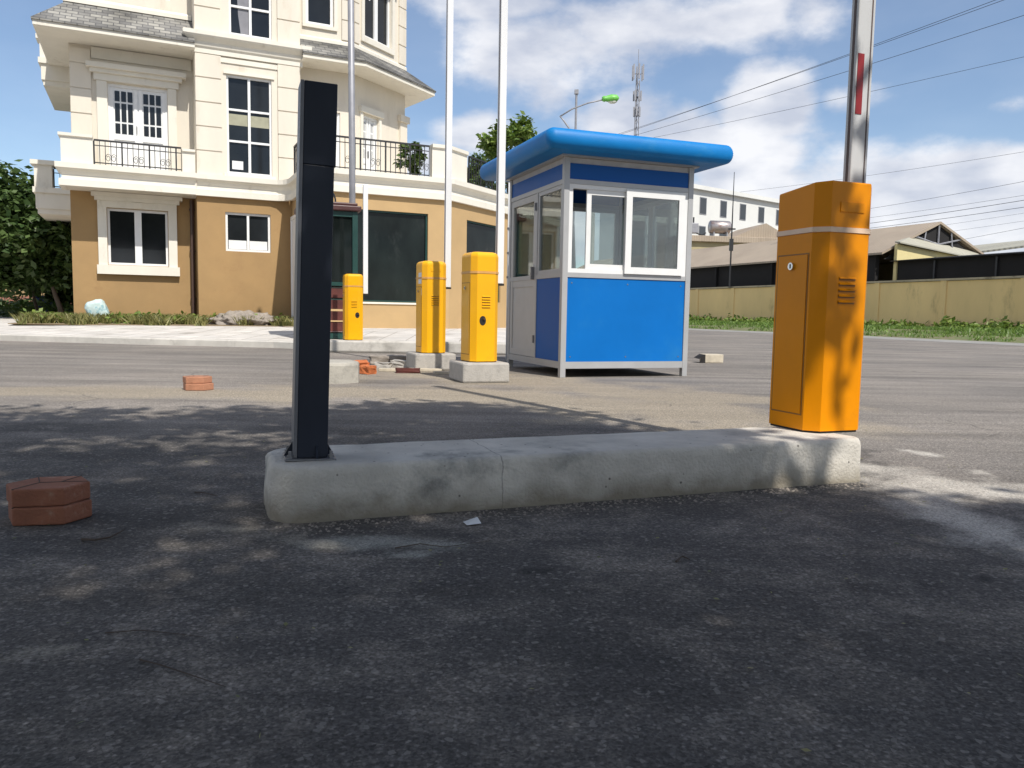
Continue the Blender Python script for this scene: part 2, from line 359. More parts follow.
def build_world():
    w = bpy.data.worlds.new('World'); scene.world = w; w.use_nodes = True
    N, L = w.node_tree.nodes, w.node_tree.links
    N.clear()
    out = N.new('ShaderNodeOutputWorld'); bg = N.new('ShaderNodeBackground'); bg.inputs['Strength'].default_value = 0.125
    sky = N.new('ShaderNodeTexSky'); sky.sky_type = 'NISHITA'; sky.sun_disc = False
    sky.sun_elevation = SUN_EL; sky.sun_rotation = math.atan2(SH.x, SH.y); sky.air_density = 1.0; sky.dust_density = 0.25; sky.ozone_density = 3.0
    tc = N.new('ShaderNodeTexCoord'); sp = N.new('ShaderNodeSeparateXYZ'); L.new(tc.outputs['Generated'], sp.inputs[0])
    def math_(op, a, b=None, c=None, clamp=False):
        n = N.new('ShaderNodeMath'); n.operation = op; n.use_clamp = clamp
        for i, v in enumerate((a, b, c)):
            if v is None: continue
            if isinstance(v, (int, float)): n.inputs[i].default_value = v
            else: L.new(v, n.inputs[i])
        return n.outputs[0]
    az = math_('ARCTAN2', sp.outputs['X'], sp.outputs['Y']); el = math_('ARCSINE', sp.outputs['Z'])
    nb = N.new('ShaderNodeTexNoise'); nb.inputs['Scale'].default_value = 7.0; nb.inputs['Detail'].default_value = 9; nb.inputs['Roughness'].default_value = 0.58
    mp = N.new('ShaderNodeMapping'); mp.inputs['Scale'].default_value = (1, 1, 1.7); mp.inputs['Location'].default_value = (2.3, 0.4, 1.1)
    L.new(tc.outputs['Generated'], mp.inputs['Vector']); L.new(mp.outputs[0], nb.inputs['Vector'])
    nl = N.new('ShaderNodeTexNoise'); nl.inputs['Scale'].default_value = 2.2; nl.inputs['Detail'].default_value = 5
    L.new(mp.outputs[0], nl.inputs['Vector'])
    # clouds: (azimuth deg, elevation deg, half widths deg, weight)
    cl = []
    for px, py, rx, ry, wt in ((560, 60, 125, 50, 0.85), (470, 70, 60, 32, 0.55), (640, 30, 110, 42, 0.9), (735, 18, 95, 34, 0.9), (810, 12, 45, 26, 0.8), (620, 115, 60, 36, 0.9), (680, 140, 60, 40, 0.85),
                               (765, 105, 46, 40, 1.15), (745, 160, 60, 45, 1.0), (850, 98, 35, 16, 0.7), (840, 205, 230, 42, 1.05), (950, 180, 140, 36, 1.05), (1015, 105, 26, 13, 0.8), (1000, 250, 260, 60, 1.1), (700, 230, 260, 45, 1.0),
                               (430, 160, 55, 24, 1.0), (470, 135, 60, 30, 0.8), (500, 5, 90, 18, 0.7), (30, 100, 30, 6, 0.3), (1180, 130, 80, 40, 0.9), (-180, 150, 120, 40, 0.8)):
        c = ray(px, py).normalized(); ex = rx / FPX; ey = ry / FPX
        cl.append((math.atan2(c.x, c.y), math.asin(c.z), ex, ey, wt))
    tot = None
    for a, e, ra, re, wt in cl:
        dx = math_('MULTIPLY', math_('SUBTRACT', az, a), 1 / ra); dy = math_('MULTIPLY', math_('SUBTRACT', el, e), 1 / re)
        r2 = math_('ADD', math_('MULTIPLY', dx, dx), math_('MULTIPLY', dy, dy))
        v = math_('MULTIPLY', math_('EXPONENT', math_('MULTIPLY', r2, -0.9)), wt)
        tot = v if tot is None else math_('MAXIMUM', tot, v)
    # unseen clouds behind and overhead, thickened to whiten the ambient light
    back = math_('MULTIPLY', math_('SUBTRACT', nl.outputs['Fac'], 0.36), 4.0, clamp=True)
    behind = math_('GREATER_THAN', math_('ABSOLUTE', az), 1.0)
    tot = math_('MAXIMUM', tot, math_('MULTIPLY', back, behind))
    v = math_('ADD', tot, math_('MULTIPLY', math_('SUBTRACT', nb.outputs['Fac'], 0.5), 1.5))
    mr = N.new('ShaderNodeMapRange'); mr.interpolation_type = 'SMOOTHSTEP'
    mr.inputs['From Min'].default_value = 0.30; mr.inputs['From Max'].default_value = 0.74; L.new(v, mr.inputs['Value'])
    dens = mr.outputs['Result']
    nd = N.new('ShaderNodeTexNoise'); nd.inputs['Scale'].default_value = 10; nd.inputs['Detail'].default_value = 6
    m3 = N.new('ShaderNodeMapping'); m3.inputs['Location'].default_value = (0.0, 0.0, -0.05); m3.inputs['Scale'].default_value = (1, 1, 2.2)
    L.new(tc.outputs['Generated'], m3.inputs['Vector']); L.new(m3.outputs[0], nd.inputs['Vector'])
    shd = N.new('ShaderNodeMapRange'); shd.inputs['From Min'].default_value = 0.36; shd.inputs['From Max'].default_value = 0.66; L.new(nd.outputs['Fac'], shd.inputs['Value'])
    cc = N.new('ShaderNodeMix'); cc.data_type = 'RGBA'; cc.inputs['A'].default_value = (4.5, 4.8, 5.6, 1); cc.inputs['B'].default_value = (7.4, 7.4, 7.6, 1)
    L.new(shd.outputs['Result'], cc.inputs['Factor'])
    mx = N.new('ShaderNodeMix'); mx.data_type = 'RGBA'
    L.new(math_('MULTIPLY_ADD', dens, 0.84, 0.09), mx.inputs['Factor'])
    L.new(sky.outputs['Color'], mx.inputs['A']); L.new(cc.outputs['Result'], mx.inputs['B'])
    L.new(mx.outputs['Result'], bg.inputs['Color']); L.new(bg.outputs[0], out.inputs['Surface'])
build_world()
vs_ = scene.view_settings; vs_.view_transform = 'Standard'; vs_.look = 'None'; vs_.exposure = 0.12; vs_.gamma = 1.0
scene.cycles.max_bounces = 8; scene.cycles.transparent_max_bounces = 12; scene.cycles.use_denoising = True
scene.cycles.sample_clamp_indirect = 6

# ------------------------------------------------------------------- ground
def seg_dist(p, a, b):
    ab = b - a; t = max(0, min(1, (p - a).dot(ab) / max(1e-9, ab.dot(ab)))); return (p - a - ab * t).length
def fbm(x, y, s, o=4, seed=0.0):
    return noise.fractal(Vector((x * s, y * s, seed)), 1.0, 2.0, o, noise_basis='PERLIN_ORIGINAL')
def axis_vals(lo, hi, step, far):
    v = list(np.arange(lo, hi + 1e-6, step)); a, d = hi, step
    up = []
    while a < far: d *= 1.22; a += d; up.append(a)
    a, d = lo, step; dn = []
    while a > -far: d *= 1.22; a -= d; dn.append(a)
    return dn[::-1] + v + up
def ground_mat():
    m = bpy.data.materials.new('worn_asphalt')
    t, N, L, b = nt(m)
    tc = N.new('ShaderNodeTexCoord')
    def nz(scale, det=6, rough=0.6, mp=None):
        n = N.new('ShaderNodeTexNoise'); n.inputs['Scale'].default_value = scale; n.inputs['Detail'].default_value = det; n.inputs['Roughness'].default_value = rough
        L.new(mp or tc.outputs['Object'], n.inputs['Vector']); return n.outputs['Fac']
    def rng_(v, a, b2, c, d, smooth=False):
        n = N.new('ShaderNodeMapRange'); n.inputs['From Min'].default_value = a; n.inputs['From Max'].default_value = b2
        n.inputs['To Min'].default_value = c; n.inputs['To Max'].default_value = d
        if smooth: n.interpolation_type = 'SMOOTHSTEP'
        L.new(v, n.inputs['Value']); return n.outputs['Result']
    def mix(f, a, b2, mode='MIX'):
        n = N.new('ShaderNodeMix'); n.data_type = 'RGBA'; n.blend_type = mode
        for s, v in (('Factor', f), ('A', a), ('B', b2)):
            if isinstance(v, (int, float)): n.inputs[s].default_value = v
            elif isinstance(v, tuple): n.inputs[s].default_value = (*v, 1)
            else: L.new(v, n.inputs[s])
        return n.outputs['Result']
    def attr(nm):
        n = N.new('ShaderNodeAttribute'); n.attribute_name = nm; return n.outputs['Fac']
    fine = nz(34, 12, 0.85)
    def addn(v, k):
        n = N.new('ShaderNodeMath'); n.operation = 'MULTIPLY_ADD'; L.new(fine, n.inputs[0]); n.inputs[1].default_value = k; 
        n2 = N.new('ShaderNodeMath'); n2.operation = 'ADD'; L.new(v, n2.inputs[0]); n2.inputs[1].default_value = -.5 * k; L.new(n2.outputs[0], n.inputs[2]); return n.outputs[0]
    mpn = N.new('ShaderNodeMapping'); mpn.inputs['Rotation'].default_value = (0, 0, rad(-4)); mpn.inputs['Scale'].default_value = (0.16, 1.5, 1)
    L.new(tc.outputs['Object'], mpn.inputs['Vector'])
    streak = nz(1.5, 8, 0.65, mpn.outputs[0])
    patch = nz(0.45, 7, 0.6)
    speck = nz(75, 4, 0.75)
    vor = N.new('ShaderNodeTexVoronoi'); vor.inputs['Scale'].default_value = 70; L.new(tc.outputs['Object'], vor.inputs['Vector'])
    base = mix(rng_(patch, 0.35, 0.65, 0, 1), (0.195, 0.177, 0.160), (0.275, 0.244, 0.213))
    mott = nz(2.6, 9, 0.72)
    shade_c = mix(rng_(mott, 0.44, 0.64, 0, 0.9, True), (0.118, 0.107, 0.098), (0.245, 0.216, 0.186))  # mottled asphalt tones, darkened to deepen the tree shade
    shade_c = mix(rng_(nz(0.9, 8, 0.62), 0.47, 0.62, 0, 0.75, True), shade_c, (0.086, 0.080, 0.075))
    base = mix(rng_(addn(attr('shade_dark'), .7), 0.1, 0.9, 0, 1, True), base, shade_c)
    base = mix(1.0, base, rng_(streak, 0.3, 0.7, 0.60, 1.36), 'MULTIPLY')
    dust = mix(rng_(streak, 0.35, 0.7, 0, 1), (0.30, 0.255, 0.195), (0.38, 0.325, 0.25))
    base = mix(rng_(addn(attr('dust'), .5), 0.15, 0.85, 0, 0.95), base, dust)
    base = mix(1.0, base, rng_(speck, 0.30, 0.70, 0.55, 1.45), 'MULTIPLY')
    stones = rng_(vor.outputs['Distance'], 0.0, 0.4, 1.55, 0.78)
    base = mix(1.0, base, stones, 'MULTIPLY')
    cem = mix(rng_(patch, 0.3, 0.7, 0, 1), (0.46, 0.43, 0.38), (0.60, 0.565, 0.51))
    base = mix(rng_(addn(attr('cement'), 1.2), 0.22, 1.05, 0, 0.8, True), base, cem)
    base = mix(rng_(addn(attr('green'), 1.6), 0.25, 1.15, 0, 0.62, True), base, (0.36, 0.36, 0.32))
    base = mix(rng_(addn(attr('sandy'), 1.6), 0.4, 0.95, 0, 0.6, True), base, (0.30, 0.27, 0.22))
    base = mix(rng_(addn(attr('stain'), 1.1), 0.2, 0.9, 0, 0.75, True), base, (0.035, 0.032, 0.03))
    v2 = N.new('ShaderNodeTexVoronoi'); v2.inputs['Scale'].default_value = 185; L.new(tc.outputs['Object'], v2.inputs['Vector'])
    sx2 = N.new('ShaderNodeSeparateColor'); L.new(v2.outputs['Color'], sx2.inputs[0])
    base = mix(1.0, base, rng_(sx2.outputs[0], 0.0, 1.0, 0.66, 1.36), 'MULTIPLY')
    v3 = N.new('ShaderNodeTexVoronoi'); v3.inputs['Scale'].default_value = 95; L.new(tc.outputs['Object'], v3.inputs['Vector'])
    sx3 = N.new('ShaderNodeSeparateColor'); L.new(v3.outputs['Color'], sx3.inputs[0])
    base = mix(rng_(sx3.outputs[1], 0.95, 0.97, 0, 0.5), base, (0.30, 0.275, 0.245))
    vc = N.new('ShaderNodeTexVoronoi'); vc.feature = 'DISTANCE_TO_EDGE'; vc.inputs['Scale'].default_value = 0.75
    wob = N.new('ShaderNodeMix'); wob.data_type = 'VECTOR'; wob.inputs['Factor'].default_value = 0.16
    nv = N.new('ShaderNodeTexNoise'); nv.inputs['Scale'].default_value = 3.5; nv.inputs['Detail'].default_value = 8; L.new(tc.outputs['Object'], nv.inputs['Vector'])
    L.new(tc.outputs['Object'], wob.inputs['A']); L.new(nv.outputs['Color'], wob.inputs['B']); L.new(wob.outputs['Result'], vc.inputs['Vector'])
    crk = N.new('ShaderNodeMath'); crk.operation = 'MULTIPLY'
    L.new(rng_(vc.outputs['Distance'], 0.0, 0.006, 0.55, 0.0), crk.inputs[0]); L.new(rng_(patch, 0.48, 0.58, 0, 1), crk.inputs[1])
    base = mix(crk.outputs[0], base, (0.05, 0.046, 0.042))
    L.new(base, b.inputs['Base Color'])
    L.new(rng_(speck, 0.3, 0.7, 0.8, 0.98), b.inputs['Roughness']); b.inputs['Specular IOR Level'].default_value = 0.3
    bp = N.new('ShaderNodeBump'); bp.inputs['Strength'].default_value = 0.32; bp.inputs['Distance'].default_value = 0.005
    hs = N.new('ShaderNodeMath'); hs.operation = 'SUBTRACT'; L.new(speck, hs.inputs[0]); L.new(vor.outputs['Distance'], hs.inputs[1])
    L.new(hs.outputs[0], bp.inputs['Height']); L.new(bp.outputs['Normal'], b.inputs['Normal'])
    return m
def build_ground():
    xs = axis_vals(-3.2, 3.4, 0.05, 1500); ys = axis_vals(1.2, 9.6, 0.06, 1500)
    nx, ny = len(xs), len(ys)
    P2 = lambda px, py: Vector(G(px, py)[:2])
    spill = [(P2(862, 468), P2(900, 474), .16), (P2(900, 474), P2(960, 488), .17), (P2(960, 488), P2(1030, 494), .20), (P2(905, 488), P2(950, 515), .14), (P2(950, 515), P2(1030, 546), .16), (P2(1030, 546), P2(1160, 590), .11),
             (P2(1030, 494), P2(1200, 520), .15), (P2(800, 482), P2(868, 478), .05), (P2(905, 450), P2(935, 455), .05), (P2(975, 470), P2(985, 474), .04)]
    green = [(P2(325, 542), P2(400, 540), .075), (P2(400, 543), P2(458, 545), .07), (P2(395, 552), P2(415, 556), .03)]
    sandy = [(P2(250, 530), P2(330, 545), .07), (P2(190, 525), P2(250, 530), .05), (P2(0, 655), P2(60, 650), .05)]
    stain = [(P2(850, 588), P2(880, 588), .05), (P2(915, 588), P2(1005, 576), .016), (P2(520, 570), P2(545, 572), .02)]
    dustl = [(P2(-200, 392), P2(120, 392), .5), (P2(120, 392), P2(340, 395), .5), (P2(340, 392), P2(520, 395), .85), (P2(520, 395), P2(760, 420), .8), (P2(400, 372), P2(520, 380), .9), (P2(600, 390), P2(700, 400), .9), (P2(700, 400), P2(780, 425), .45)]
    V = np.zeros((ny * nx, 3), np.float32); A = {k: np.zeros(ny * nx, np.float32) for k in ('cement', 'green', 'sandy', 'stain', 'dust', 'shade_dark')}
    def field(p, segs, n):
        best = -9
        for a, b, w in segs:
            best = max(best, 1 - seg_dist(p, a, b) / w)
        return best + n
    i = 0
    for y in ys:
        for x in xs:
            V[i] = (x, y, 0)
            if -7 < x < 7 and 0.8 < y < 12:
                p = Vector((x, y)); n = fbm(x, y, 5.5) * 0.55 + fbm(x, y, 16, 3, 6) * .35; n2 = fbm(x, y, 1.3, 5, 3.0)
                A['cement'][i] = max(0, min(1, field(p, spill, n * 1.3) * .5 + 0.5)); A['green'][i] = max(0, min(1, field(p, green, n) + 0.35))
                A['sandy'][i] = max(0, min(1, field(p, sandy, n * 1.2) * 0.8 + 0.2)); A['stain'][i] = max(0, min(1, field(p, stain, n * 0.6) + 0.3))
                A['dust'][i] = max(0, min(1, field(p, dustl, n2 * 0.9) * 0.9 + 0.35))
                A['shade_dark'][i] = max(0, min(1, (5.6 - y) / 1.8 + n2 * 0.6)) if x < 1.9 + 0.3 * n else max(0, min(1, (3.2 - y) / 1.0 + n2 * 0.5))  # mask follows the tree shade's edge and darkens the asphalt colour there
            else:
                A['shade_dark'][i] = 1 if y < 3 else 0
            i += 1
    idx = np.arange(ny * nx).reshape(ny, nx)
    Fc = np.stack([idx[:-1, :-1], idx[:-1, 1:], idx[1:, 1:], idx[1:, :-1]], -1).reshape(-1, 4)
    o = arrays_obj('ground', V, Fc, ground_mat())
    for k, a in A.items():
        at = o.data.attributes.new(k, 'FLOAT', 'POINT'); at.data.foreach_set('value', a)
    tag(o, kind='structure')
build_ground()

# building's own axes
BANG = rad(25); BO = Vector((-11.0, 19.6, 0))
def BW(s, d, z=0.0):
    return Vector((BO.x + s * math.cos(BANG) - d * math.sin(BANG), BO.y + s * math.sin(BANG) + d * math.cos(BANG), z))

# pavement in front of the building with a kerb
def paving_mat():
    m = mat('pale_paving', (0.58, 0.55, 0.51), 0.9, var=0.14, scale=1.4, dirt=(0.33, 0.30, 0.26), dscale=1.3, dlo=0.5, dhi=0.75, bump=0.2)
    t, N, L, b = nt(m)
    tc = N.new('ShaderNodeTexCoord')
    br = N.new('ShaderNodeTexBrick'); br.inputs['Scale'].default_value = 1.0; br.inputs['Brick Width'].default_value = 0.5; br.inputs['Row Height'].default_value = 0.5
    br.inputs['Mortar Size'].default_value = 0.012; br.offset = 0.0
    br.inputs['Color1'].default_value = (0.92, 0.92, 0.92, 1); br.inputs['Color2'].default_value = (1.05, 1.04, 1.03, 1); br.inputs['Mortar'].default_value = (0.55, 0.52, 0.48, 1)
    L.new(tc.outputs['Object'], br.inputs['Vector'])
    src = b.inputs['Base Color'].links[0].from_socket
    mx = N.new('ShaderNodeMix'); mx.data_type = 'RGBA'; mx.blend_type = 'MULTIPLY'; mx.inputs['Factor'].default_value = 1
    L.new(src, mx.inputs['A']); L.new(br.outputs['Color'], mx.inputs['B']); L.new(mx.outputs['Result'], b.inputs['Base Color'])
    return m
kline = [(-60, 21), (-24, 16.8), (-10.6, 15.3), (-6.6, 14.5), (-4.3, 14.2), (-3.35, 13.75), (-3.0, 13.72), (0.35, 13.86), (0.9, 14.2), (1.4, 15.2), (2.3, 18.5), (4.2, 40), (6.5, 70)]
k = MB(); k.sweep(kline, [(0.0, 0.0), (0.0, 0.105), (-0.02, 0.125), (-0.22, 0.125), (-0.22, 0.0)])
tag(k.build('kerb', M['kerb']), kind='structure')
PVZ = 0.25
pv = MB()
inner = []
for i, p in enumerate(kline):
    a = Vector(kline[max(i - 1, 0)]); b_ = Vector(kline[min(i + 1, len(kline) - 1)]); d = (b_ - a).normalized()
    inner.append(Vector(p) + Vector((-d.y, d.x)) * 0.21)
far = [(-60, 60), (-30, 60), (-16, 60), (-8, 60), (-4, 60), (-2, 60), (-1, 60), (0, 60), (1, 60), (2, 60), (3, 62), (4, 66), (5, 71)]
mid = [p_ + (Vector(f_) - p_).normalized() * 3.2 for p_, f_ in zip(inner, far)]
for i in range(len(inner) - 1):
    pv.quad((*inner[i], 0.12), (*inner[i + 1], 0.12), (*mid[i + 1], PVZ), (*mid[i], PVZ))
    pv.quad((*mid[i], PVZ), (*mid[i + 1], PVZ), (*far[i + 1], PVZ), (*far[i], PVZ))
tag(pv.build('pavement', paving_mat()), kind='structure')

# far side of the road: pale shoulder strip, raised verge
VE = [Vector((4.0, 75)), Vector((10.28, 43.5)), Vector((14.58, 32.9)), Vector((16.9, 25.2)), Vector((21, 14)), Vector((26, 0))]
sh = MB(); vg = MB()
WALL_A, WALL_B = Vector((26.5, 28.0)), Vector((10.6, 66.0))
for i in range(len(VE) - 1):
    a, b_ = VE[i], VE[i + 1]; d = (b_ - a).normalized(); n = Vector((-d.y, d.x)) * -1
    sh.quad((a.x + n.x * 2.6, a.y + n.y * 2.6, 0.004), (b_.x + n.x * 2.6, b_.y + n.y * 2.6, 0.004), (b_.x, b_.y, 0.004), (a.x, a.y, 0.004))
tag(sh.build('road_shoulder', mat('pale_shoulder', (0.27, 0.26, 0.24), 0.9, var=0.16, scale=1.2, bump=0.2, stretch=(1, 0.4, 1))), kind='structure')
for i in range(len(VE) - 1):
    a, b_ = VE[i], VE[i + 1]
    a2, b2 = a + Vector((1.3, 0.5)), b_ + Vector((1.3, 0.5)); a3, b3 = a + Vector((16, 5)), b_ + Vector((16, 5))
    vg.quad((*a, 0.0), (*b_, 0.0), (*b2, 0.16), (*a2, 0.16)); vg.quad((*a2, 0.16), (*b2, 0.16), (*b3, 0.32), (*a3, 0.32))
tag(vg.build('verge', M['soil']), kind='structure')

def blades(spots, hgt, wid, lean=0.35):
    V = []; Fc = []
    for (x, y, z) in spots:
        a = random.uniform(0, 6.283); h = hgt * random.uniform(0.5, 1.25); w = wid * random.uniform(0.6, 1.3)
        dx, dy = math.cos(a) * w, math.sin(a) * w; lx, ly = random.gauss(0, lean) * h, random.gauss(0, lean) * h
        n = len(V)
        V += [(x - dx, y - dy, z), (x + dx, y + dy, z), (x + lx * .5 + dx * .6, y + ly * .5 + dy * .6, z + h * .62), (x + lx, y + ly, z + h)]
        Fc.append((n, n + 1, n + 2, n + 3))
    return V, Fc
def verge_z(x, y):
    # height of the raised verge at a place
    for i in range(len(VE) - 1):
        if VE[i + 1].y <= y <= VE[i].y:
            t = (y - VE[i].y) / (VE[i + 1].y - VE[i].y); ex = VE[i].x + (VE[i + 1].x - VE[i].x) * t
            return ex, min(0.30, max(0.0, (x - ex - 0.2) * 0.09))
    return 99, 0
sp = []
while len(sp) < 16000:
    y = random.uniform(24, 60); x = random.uniform(6, 27); ex, z = verge_z(x, y)
    if ex + 0.15 < x < ex + 9 and noise.noise(Vector((x * .5, y * .5, 0))) > -0.2:
        sp.append((x, y, max(0, z - .02)))
V_, F_ = blades(sp, 0.15, 0.03, 0.5)
tag(arrays_obj('verge_grass', V_, F_, M['grass']), 'green grass growing along the far road edge before the tan wall', 'grass', kind='stuff')
# leafy weeds close to the wall
cs = []
wd = (WALL_B - WALL_A); wn = Vector((wd.y, -wd.x)).normalized()
if wn.x > 0: wn = -wn
for _ in range(900):
    t = random.random() ** 1.0; p = WALL_A + wd * t + wn * random.uniform(0.25, 1.5)
    cl = noise.noise(Vector((p.x * .6, p.y * .6, 4)))
    if cl < -0.15: continue
    h = 0.25 + 0.5 * max(0, cl) * random.random() * 1.6
    for _ in range(9):
        cs.append((p.x + random.gauss(0, .2), p.y + random.gauss(0, .2), 0.28 + random.random() * h))
V_, F_ = leaf_cloud(cs, 0.26, 0.6)
tag(arrays_obj('broadleaf_weeds', V_, F_, M['leaf_bright']), 'low broad leaved green weeds along the foot of the tan wall', 'weeds', kind='stuff')

# weeds at the foot of the apartment building
sp = []
while len(sp) < 9000:
    s = random.uniform(-0.9, 6.2); d = random.uniform(-1.7, 1.0)
    if s > 3.0 and d > 0.15: continue
    if noise.noise(Vector((s * 1.3, d * 1.3, 2))) > 0.10 - .30 * (d > -.6):
        p = BW(s, d); sp.append((p.x, p.y, PVZ))
V_, F_ = blades(sp, 0.24, 0.016, 0.45)
tag(arrays_obj('dry_weeds', V_, F_, M['grass_dry']), 'dry yellowish weeds along the foot of the ochre wall', 'weeds', kind='stuff')
cs = []
for _ in range(120):
    s = random.uniform(-0.8, 6.0); d = random.uniform(-1.1, .9)
    if (s > 3 and d > .1) or noise.noise(Vector((s * 1.1, d * 1.1, 9))) < 0.0: continue
    p = BW(s, d)
    for _ in range(26): cs.append((p.x + random.gauss(0, .14), p.y + random.gauss(0, .14), PVZ + .02 + random.random() * .26))
V_, F_ = leaf_cloud(cs, 0.12, 0.6)
tag(arrays_obj('green_weeds', V_, F_, M['leaf_bright']), 'small leafy green weeds at the foot of the ochre wall', 'weeds', kind='stuff')
soil = MB(); soil.prism([tuple(BW(*q)[:2]) for q in ((-1.0, 0.95), (-1.1, -1.4), (0.5, -1.7), (3, -1.55), (5.4, -1.75), (5.43, 0.15), (3.0, 0.18), (3.0, 0.95))], PVZ + .002, PVZ + .02)
tag(soil.build('soil_strip', mat('bare_soil', (0.22, 0.165, 0.10), 0.95, var=0.25, scale=5, bump=0.5)), kind='structure')

# ------------------------------------------------------- apartment building
B = thing('apartment_building', 'three storey cream apartment building with ochre ground floor and slate skirt roofs', 'building', tuple(BO), BANG)
GZ = 0.10
CH = rad(36)                                     # turn of the chamfered corner
cc_, cs_ = math.cos(CH), math.sin(CH)
def FX(s, d, a=0.0): return T(s, d, 0, a)        # facade-plane frame
C1 = Vector((9.09, -2.45)); C2L = 6.5; C2 = C1 + Vector((cc_, cs_)) * C2L
U1 = Vector((7.28, 0.70)); U2L = 2.45; U2 = U1 + Vector((cc_, cs_)) * U2L
# hole lists (s0, s1, z0, z1)
HA = (0.88, 2.33, 1.78, 3.24); HAD = (0.97, 2.38, 4.2, 6.42); HA3 = (1.75, 2.5, 8.72, 10.6)
HB1 = (3.72, 4.88, 2.22, 3.25); HB2 = (3.79, 4.94, 4.27, 6.82); HB3 = (3.88, 4.96, 7.86, 10.4)
HC1 = (5.93, 8.49, 0.92, 3.24); HC2 = (0.85, 2.75, 1.0, 3.22)
HU1 = (5.95, 6.72, 8.62, 10.6); HUD = (0.40, 1.12, 4.2, 6.40); HU3 = (0.45, 1.72, 8.62, 10.3); HUM = (6.0, 6.9, 4.2, 6.3)
# ochre ground floor of the two left bays
w = MB()
w.wall(0.05, 3.02, GZ, 3.7, [HA], X=FX(0, 1.0)); w.wall(3.02, 5.45, GZ, 3.7, [HB1], X=FX(0, 0.2))
w.quad((0.05, 1.0, GZ), (0.05, 9, GZ), (0.05, 9, 3.7), (0.05, 1.0, 3.7)); w.quad((3.02, 0.2, GZ), (3.02, 1.0, GZ), (3.02, 1.0, 3.7), (3.02, 0.2, 3.7))
w.build('ochre_wall', M['orange_wall'], B)
w = MB()
w.wall(5.45, 9.09, GZ, 3.7, [HC1], 0.12, X=FX(0, -2.45)); w.wall(0, C2L, GZ, 3.7, [HC2], 0.12, X=FX(C1.x, C1.y, CH))
w.quad((5.45, -2.45, GZ), (5.45, 0.2, GZ), (5.45, 0.2, 3.7), (5.45, -2.45, 3.7)); w.quad((C2.x, C2.y, GZ), (C2.x - 3, C2.y + 6, GZ), (C2.x - 3, C2.y + 6, 3.7), (C2.x, C2.y, 3.7))
w.build('shop_wall', M['tan_wall'], B)
# cream upper storeys
w = MB()
w.wall(0.12, 3.02, 4.1, 7.4, [HAD], X=FX(0, 1.0)); w.wall(0.15, 3.02, 7.4, 11.2, [HA3], X=FX(0, 1.02))
w.wall(3.02, 5.70, 4.1, 11.2, [HB2, HB3], X=FX(0, 0.2))
for x in (3.02, 5.70):
    w.quad((x, 0.2, 4.1), (x, 1.0, 4.1), (x, 1.0, 11.2), (x, 0.2, 11.2))
w.quad((0.12, 1.0, 3.9), (0.12, 9, 3.9), (0.12, 9, 11.2), (0.12, 1.0, 11.2))
w.wall(5.70, U1.x, 4.1, 11.2, [HU1, HUM], X=FX(0, 0.7)); w.wall(0, U2L, 4.1, 11.2, [HUD, HU3], X=FX(U1.x, U1.y, CH))
w.quad((U2.x, U2.y, 4.1), (U2.x - 1.5, U2.y + 7, 4.1), (U2.x - 1.5, U2.y + 7, 11.2), (U2.x, U2.y, 11.2))
w.quad((0.12, 1.02, 11.2), (5.7, 0.2, 11.2), (U1.x, U1.y, 11.2), (U2.x, U2.y, 11.2), (U2.x - 1.5, U2.y + 7, 11.2), (0.12, 9, 11.2))
w.build('upper_wall', M['cream'], B)
# floor slab and terrace
w = MB()
w.prism([(-0.05, 0.1), (3.02, 0.1), (3.02, 1.0), (-0.05, 1.0)], 3.63, 4.12)
w.prism([(5.45, 0.2), (5.45, -2.4), (9.07, -2.4), (C2.x, C2.y + 0.05), (C2.x - 3, C2.y + 6), (U2.x - 1, U2.y + 4), (U2.x, U2.y + .02), (U1.x, U1.y + .02), (5.5, 0.72)], 3.72, 4.10)
w.build('floor_slab', M['cream'], B)
# string course with mitres: bottom fillet, cove, top lip
prof = [(-0.02, 3.62), (0.10, 3.62), (0.10, 3.78), (0.04, 3.80), (0.03, 3.90), (0.08, 3.98), (0.17, 4.04), (0.17, 4.17), (-0.02, 4.17)]
w = MB()
w.sweep([(-0.02, 1.0), (-0.02, 0.12), (2.99, 0.12)], prof)
fil = [(4.75 + 0.0, 0.18)] + [(5.45 - 0.55 + 0.55 * math.sin(a), 0.18 - 0.55 + 0.55 * math.cos(a)) for a in [rad(x) for x in (0, 22, 45, 68, 90)]]
w.sweep([(3.02, 0.9), (3.02, 0.18)] + fil + [(5.45, -2.45), (9.09, -2.45), (C2.x, C2.y)], prof)
w.build('string_course', M['cream_trim'], B)
# upper cornice of the middle bay
prof2 = [(-0.02, 7.26), (0.06, 7.26), (0.06, 7.38), (0.10, 7.42), (0.13, 7.52), (0.24, 7.62), (0.27, 7.66), (0.27, 7.76), (-0.02, 7.80)]
w = MB(); w.sweep([(3.02, 0.95), (3.02, 0.2), (5.70, 0.2), (5.70, 0.68)], prof2); w.build('cornice', M['cream_trim'], B)
